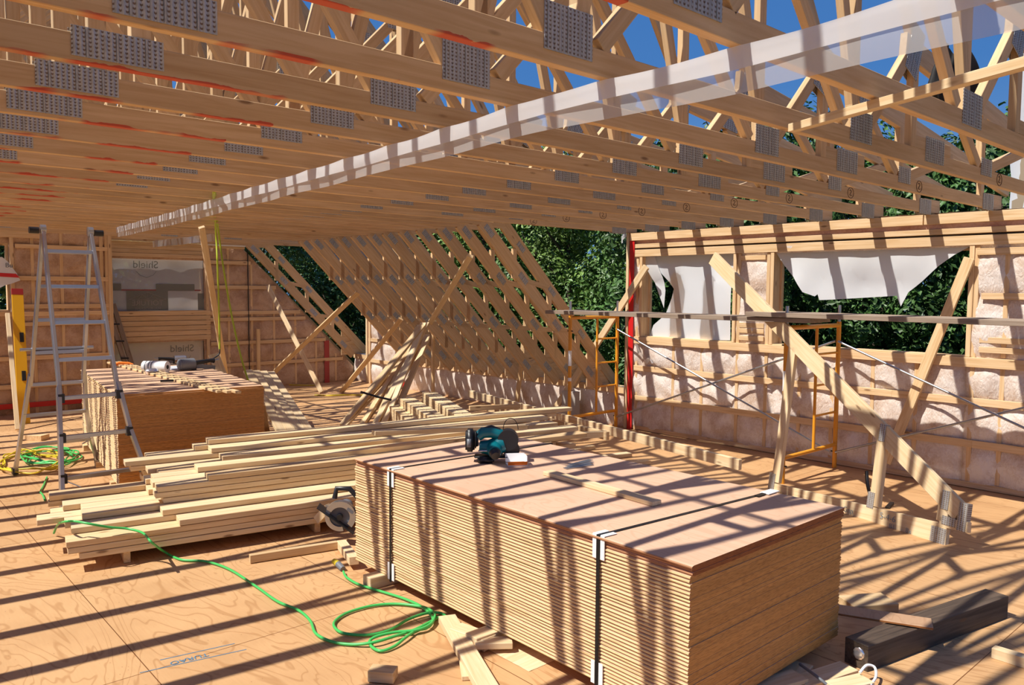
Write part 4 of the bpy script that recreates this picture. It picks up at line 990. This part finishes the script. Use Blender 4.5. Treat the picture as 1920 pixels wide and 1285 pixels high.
# ------------------------------------------------------------------ things on the front stack
Z0 = TOPZ
t = thing('cordless_saw', (3.1, 3.72, Z0), 'teal and black cordless circular saw resting on the front stack', 'circular saw')
A = G(921, 835, Z0 + .1); vr = Vector((rt.x, rt.y, 0)).normalized(); vf = Vector((fw.x, fw.y, 0)).normalized(); 
Mc = Matrix((vr, vf, Vector((0, 0, 1)))).transposed().to_4x4(); Mc.translation = Vector((A.x, A.y, Z0))
def cb(nm, c, d, m, rot=0, ax='Y', bev=.012):
    bm = bmesh.new(); bmesh.ops.create_cube(bm, size=1); bmesh.ops.scale(bm, vec=d, verts=bm.verts); bmesh.ops.bevel(bm, geom=bm.edges[:], offset=min(bev, min(d) * .45), segments=3, affect='EDGES')
    me = bpy.data.meshes.new(nm); bm.to_mesh(me); bm.free()
    for p in me.polygons: p.use_smooth = True
    return link(nm, me, m, t, Mc @ Matrix.Translation(c) @ Matrix.Rotation(rot, 4, ax))
def ct(nm, pts, r, m, n=14):
    mb = MB(); mb.tube([Mc @ Vector(p) for p in pts], r, n); return mobj(nm, mb, m, t)
cb('battery', (-.125, .0, .13), (.055, .09, .13), BLACKP); cb('battery_mount', (-.092, 0, .135), (.03, .08, .1), BLACKP)
cb('brand_patch', (-.13, -.0455, .12), (.025, .003, .05), GREYP, bev=.001)
ct('rear_handle', [(-.08, 0, .15), (-.05, 0, .175), (.0, 0, .18), (.05, 0, .165), (.075, 0, .14)], [.03, .033, .036, .034, .03], TEAL)
ct('handle_grip', [(-.06, -.0, .185), (.0, 0, .2), (.05, 0, .185)], [.018, .022, .018], BLACKP)
ct('housing', [(-.07, 0, .09), (-.02, -.0, .085), (.05, 0, .1), (.08, 0, .11)], [.035, .045, .055, .045], TEAL)
ct('motor_cap', [(.02, -.02, .085), (.025, -.10, .075)], [.052, .038], TEAL); ct('motor_end', [(.025, -.1, .073), (.03, -.125, .06)], [.036, .026], BLACKP)
ct('blade_guard', [(.1, -.035, .135), (.1, .035, .135)], .062, BLACKP, 24); ct('lower_guard', [(.12, -.01, .075), (.12, .01, .075)], .05, BLACKP, 24)
cb('base_plate', (.0, .0, .035), (.2, .1, .01), BLACKP); cb('base_plate_lip', (-.03, -.05, .075), (.09, .012, .012), ALU, bev=.003)
cb('foot_block', (-.03, -.03, .02), (.1, .07, .04), BLACKP)
mb = MB(); mb.tube([Mc @ Vector((.115 + .045 * math.cos(a), .05, .185 + .07 * math.sin(a))) for a in [PI * i / 10 for i in range(11)]], .0022, 6); mobj('wire_hook', mb, BLACKP, t)
# white box with blades
q = G(968, 872, Z0)
t = thing('blade_carton', (q.x, q.y, Z0), 'open white carton of small parts in front of the teal saw', 'carton', rz=-.55)
Mq = WM[t.name]
def qb(nm, c, d, m, rot=0):
    mb = MB(); mb.box((0, 0, 0), d, Mq @ Matrix.Translation(c) @ Matrix.Rotation(rot, 4, 'X')); return mobj(nm, mb, m, t)
qb('carton_bottom', (0, 0, .004), (.115, .08, .006), WHITECARD); qb('carton_side', (0, .045, .035), (.115, .003, .05), WHITECARD, -.25); qb('carton_side', (0, -.045, .018), (.115, .003, .022), ORANGE, .3); qb('carton_side', (.058, 0, .028), (.003, .08, .055), WHITECARD)
# shims
q = G(1085, 876, Z0)
for i in range(3):
    boxobj('metal_shim', (q.x + .03 * i, q.y + .02 * i, Z0 + .004 + .004 * i), (.2, .035, .003), ALU, rz=-.15 + .12 * i, label='flat grey metal shim on the front stack, %s of the three' % ('lowest', 'middle', 'top')[i], cat='shim')
board('loose_batten', G(1026, 886, Z0 + .012), G(1232, 944, Z0 + .012), .064, .022, PALE, (1, .05, 0), label='short batten lying across the top of the front stack', cat='batten')

# ------------------------------------------------------------------ lower right corner
t = board('tarred_beam', Vector((3.53, 1.56, .06)), Vector((4.70, 1.335, .06)), .12, .12, BEAMM, (0, 0, 1), label='dark tarred square timber lying right of the front stack', cat='timber')
mb = MB(); mb.ball((3.524, 1.545, .07), .03, 10, (.25, 1, 1)); mobj('silver_end_patch', mb, FOIL, t)
board('plywood_offcut', G(1560, 1142, .131), G(1748, 1171, .133), .12, .012, OFFCUT, (.3, 1, 0), label='brown plywood strip propped on the dark timber', cat='offcut')
board('wood_block', G(1585, 1135, .03), G(1668, 1130, .03), .16, .05, SPRUCE, (0, 1, 0), label='thick board end behind the plywood strip right of the stack', cat='wood block')
board('wood_block', G(1862, 1222, .025), G(1990, 1262, .025), .05, .05, PALE, (0, 0, 1), label='pale stud end lying at the far right bottom edge', cat='stud')
for i, (a, b, w, lab) in enumerate((((1478, 1272), (1500, 1245), .12, 'thin plywood scrap against the near corner of the front stack'),
                                    ((1500, 1282), (1592, 1252), .1, 'wedge shaped pale offcut in front of the dark timber'),
                                    ((1560, 1290), (1625, 1275), .09, 'small pale block at the bottom edge below the dark timber'),
                                    ((1420, 1290), (1500, 1268), .1, 'flat scrap board lying at the bottom of the front stack'))):
    board('wood_scrap', G(*a, .012 + .008 * i), G(*b, .012 + .008 * i), w, .02, PALE, (0, 1, 0), label=lab, cat='wood scrap')
curve_obj('strap_scrap', [G(a, b, z) for a, b, z in ((1612, 1262, .05), (1625, 1248, .07), (1640, 1252, .06), (1642, 1270, .04), (1632, 1285, .03))], .006, WHITECARD, label='curled white strap scrap beside the dark timber end', cat='strap scrap')
curve_obj('strap_scrap', [G(a, b, z) for a, b, z in ((1500, 1246, .05), (1530, 1268, .06), (1550, 1284, .04))], .007, GREYP, label='straight grey strap scrap over the offcuts', cat='strap scrap')
# bottom centre
board('floor_board', G(838, 1160, .03), G(925, 1310, .03), .09, .036, PALE, (1, 0, 0), label='pale stud pointing at the viewer from the bottom edge to the coil', cat='stud')
board('floor_board', G(868, 1180, .012), G(885, 1272, .012), .09, .02, PALE, (1, 0, 0), label='short flat piece lying half under the pale stud', cat='board')
board('wood_block', G(694, 1262, .03), G(742, 1266, .03), .07, .05, SPRUCE, (0, 1, 0), label='small wood block at the bottom edge left of the pale stud', cat='wood block')
mb = MB()
for a, b in (((262, 1262), (462, 1218)), ((300, 1238), (440, 1207))):
    A, B = G(*a, .001), G(*b, .001); d = (B - A).normalized(); s_ = Vector((-d.y, d.x, 0)) * .003
    mb.add([A - s_, B - s_, B + s_, A + s_], [(0, 1, 2, 3)])
t = mobj('stamp_lines', mb, INK, floor)
M_ = Matrix.Translation(G(355, 1236, .0012)) @ Matrix.Rotation(math.atan2(-.06, .45) + PI, 4, 'Z'); link('stamp_text', text_mesh('TURAO', .05), INK, floor, M_)
# far left floor scraps, toolbox by knee wall, dark tool behind the jack truss
board('wood_block', G(62, 822, .03), G(78, 818, .03), .2, .06, SPRUCE, (0, 1, 0), label='small block on the floor behind the ladder at left', cat='wood block')
q = G(1148, 790, .0); t = boxobj('orange_tool_case', (q.x, q.y, .07), (.34, .2, .12), ORANGE, rz=.3, label='small orange and black tool case at the foot of the left scaffold frame', cat='tool case')
boxobj('case_lid', (q.x, q.y, .14), (.35, .21, .03), BLACKP, t, rz=.3)
boxobj('white_sack', (7.42, 7.15, .2), (.1, .22, .4), mat('grey_sack', (.42, .38, .34), .8), rz=.1, label='upright pale paper sack behind the left scaffold frame', cat='sack')
q = G(1655, 940, 0); curve_obj('dark_hose', [q + Vector((0, .1, .02)), q + Vector((-.02, .12, .12)), q + Vector((.02, .15, .22))], .015, BLACKP, label='dark handle sticking up behind the web of the small truss', cat='handle')
q = G(1668, 950, 0); boxobj('dark_bar', (q.x, q.y, .01), (.18, .03, .015), BLACKP, rz=.2, label='dark flat bar on the floor behind the small truss', cat='tool')
# sawdust heap near the green cord
mb = MB(); c = G(985, 1205, 0) + Vector((-.02, -.02, 0))
mb.grid(lambda u, v: (c.x + (u - .5) * .34, c.y + (v - .5) * .42, .0015 + .004 * max(0, math.sin(PI * u) * math.sin(PI * v) + .5 * mn.noise(Vector((u * 9, v * 9, 0))))), 20, 20)
mobj('sawdust', mb, PALE, label='thin patch of pale sawdust on the floor beside the front stack', cat='sawdust', kind='stuff')

# ------------------------------------------------------------------ trees outside
def tree_mesh(seed, h, r, leaves=21000, droop=0.0):
    rnd = random.Random(seed); mb = MB(); cl = []
    for i in range(70):
        z = rnd.uniform(.12, 1.0); rad = r * (1 - abs(z - .45) ** 1.6 * 1.25) * rnd.uniform(.35, 1.0); a = rnd.uniform(0, 2 * PI)
        cl.append((Vector((math.cos(a) * rad, math.sin(a) * rad, z * h)), rnd.uniform(.35, .75)))
    for i in range(leaves):
        c, s = cl[rnd.randrange(70)]
        d = Vector((rnd.gauss(0, 1), rnd.gauss(0, 1), rnd.gauss(0, 1))).normalized() * s * rnd.uniform(.55, 1.0)
        p = c + d; n = (d.normalized() + Vector((rnd.uniform(-.6, .6), rnd.uniform(-.6, .6), rnd.uniform(.0, .9)))).normalized()
        t1 = n.orthogonal().normalized(); t1.rotate(Quaternion(n, rnd.uniform(0, 6.28))); t2 = n.cross(t1); l = rnd.uniform(.04, .085); w = l * .5
        mb.add([p - t1 * l, p + t2 * w + n * .01, p + t1 * l, p - t2 * w + n * .01], [(0, 1, 2), (0, 2, 3)])
    return mb.mesh('foliage')
FM = []
for i in range(3):
    me = tree_mesh(20 + i, 7.6, 1.75); me.materials.append(LEAF[i]); FM.append(me)
tm = MB(); tm.tube([(0, 0, 0), (.05, .03, 2.5), (-.04, .05, 5), (.03, 0, 7)], [.15, .12, .08, .02], 8)
for a in range(7):
    b = a * .9; z = 2 + a * .65; tm.tube([(0, 0, z), (math.cos(b) * .7, math.sin(b) * .7, z + .6), (math.cos(b) * 1.2, math.sin(b) * 1.2, z + 1.3)], [.05, .03, .01], 5)
TM = tm.mesh('trunk'); TM.materials.append(BARK)
kinds = ['leafy green tree', 'dark green dense tree', 'light green leafy tree']
rnd = random.Random(4)
pos = []
y = -3.5
while y < 24: pos.append((13.2 + rnd.uniform(-.5, .7), y, 1)); y += rnd.uniform(1.7, 2.1)
y = -2.5
while y < 30: pos.append((16.2 + rnd.uniform(-.8, .8), y, 2)); y += rnd.uniform(2.4, 2.9)
y = -3.0
while y < 34: pos.append((19.5 + rnd.uniform(-.8, .8), y, 4)); y += rnd.uniform(2.6, 3.0)
for p in ((.2, 16.4, 3), (2.3, 16.2, 3), (1.0, 19, 3), (3.5, 19.5, 3), (9.2, 20.5, 3), (11.6, 21, 3), (6.5, 20, 3), (5.0, 17, 3), (7.6, 17.2, 3), (10.0, 17.5, 3)): pos.append(p)
cnt = {1: 0, 2: 0, 3: 0, 4: 0}
for x, y, row in pos:
    k = rnd.randrange(3); s = rnd.uniform(.9, 1.07) * (1.12 if row == 2 else 1)
    t = thing('tree', (x, y, -3), kinds[k] + ' %s, %s from the right' % ({1: 'in the first row outside the right wall', 2: 'in the second row outside', 3: 'beyond the end of the building', 4: 'in the third row outside'}[row], ORD[cnt[row]]), 'tree', 'trees outside the building', rz=rnd.uniform(0, 6))
    cnt[row] += 1
    W_ = WM[t.name]
    link('foliage', FM[k], None, t, W_ @ Matrix.Scale(s, 4)); link('trunk', TM, None, t, W_ @ Matrix.Scale(s, 4))

# ------------------------------------------------------------------ light
sun = bpy.data.objects.new('sun', bpy.data.lights.new('sun', 'SUN')); C.objects.link(sun)
sun.data.energy = 5.4; sun.data.angle = math.radians(.6); sun.data.color = (1, .95, .86)
sun.rotation_euler = Vector((.67, -.19, -1)).to_track_quat('-Z', 'Y').to_euler(); sun.location = (-6, 6, 12)
w = bpy.data.worlds.new('world'); scene.world = w; w.use_nodes = True; nt = w.node_tree
bg = nt.nodes['Background']; tc = nt.nodes.new('ShaderNodeTexCoord'); sp = nt.nodes.new('ShaderNodeSeparateXYZ'); nt.links.new(tc.outputs['Generated'], sp.inputs[0])
rp = nt.nodes.new('ShaderNodeValToRGB'); nt.links.new(sp.outputs['Z'], rp.inputs[0])
e = rp.color_ramp.elements; e[0].position = .0; e[0].color = (.26, .52, .95, 1); e[1].position = .6; e[1].color = (.05, .18, .56, 1)
m1 = e.new(.25); m1.color = (.09, .29, .74, 1)
nt.links.new(rp.outputs[0], bg.inputs[0]); bg.inputs[1].default_value = .62
scene.view_settings.view_transform = 'Standard'; scene.view_settings.look = 'None'; scene.view_settings.gamma = 1
scene.view_settings.exposure = .17; scene.view_settings.use_curve_mapping = False
scene.cycles.max_bounces = 10; scene.cycles.diffuse_bounces = 6; scene.cycles.transparent_max_bounces = 12
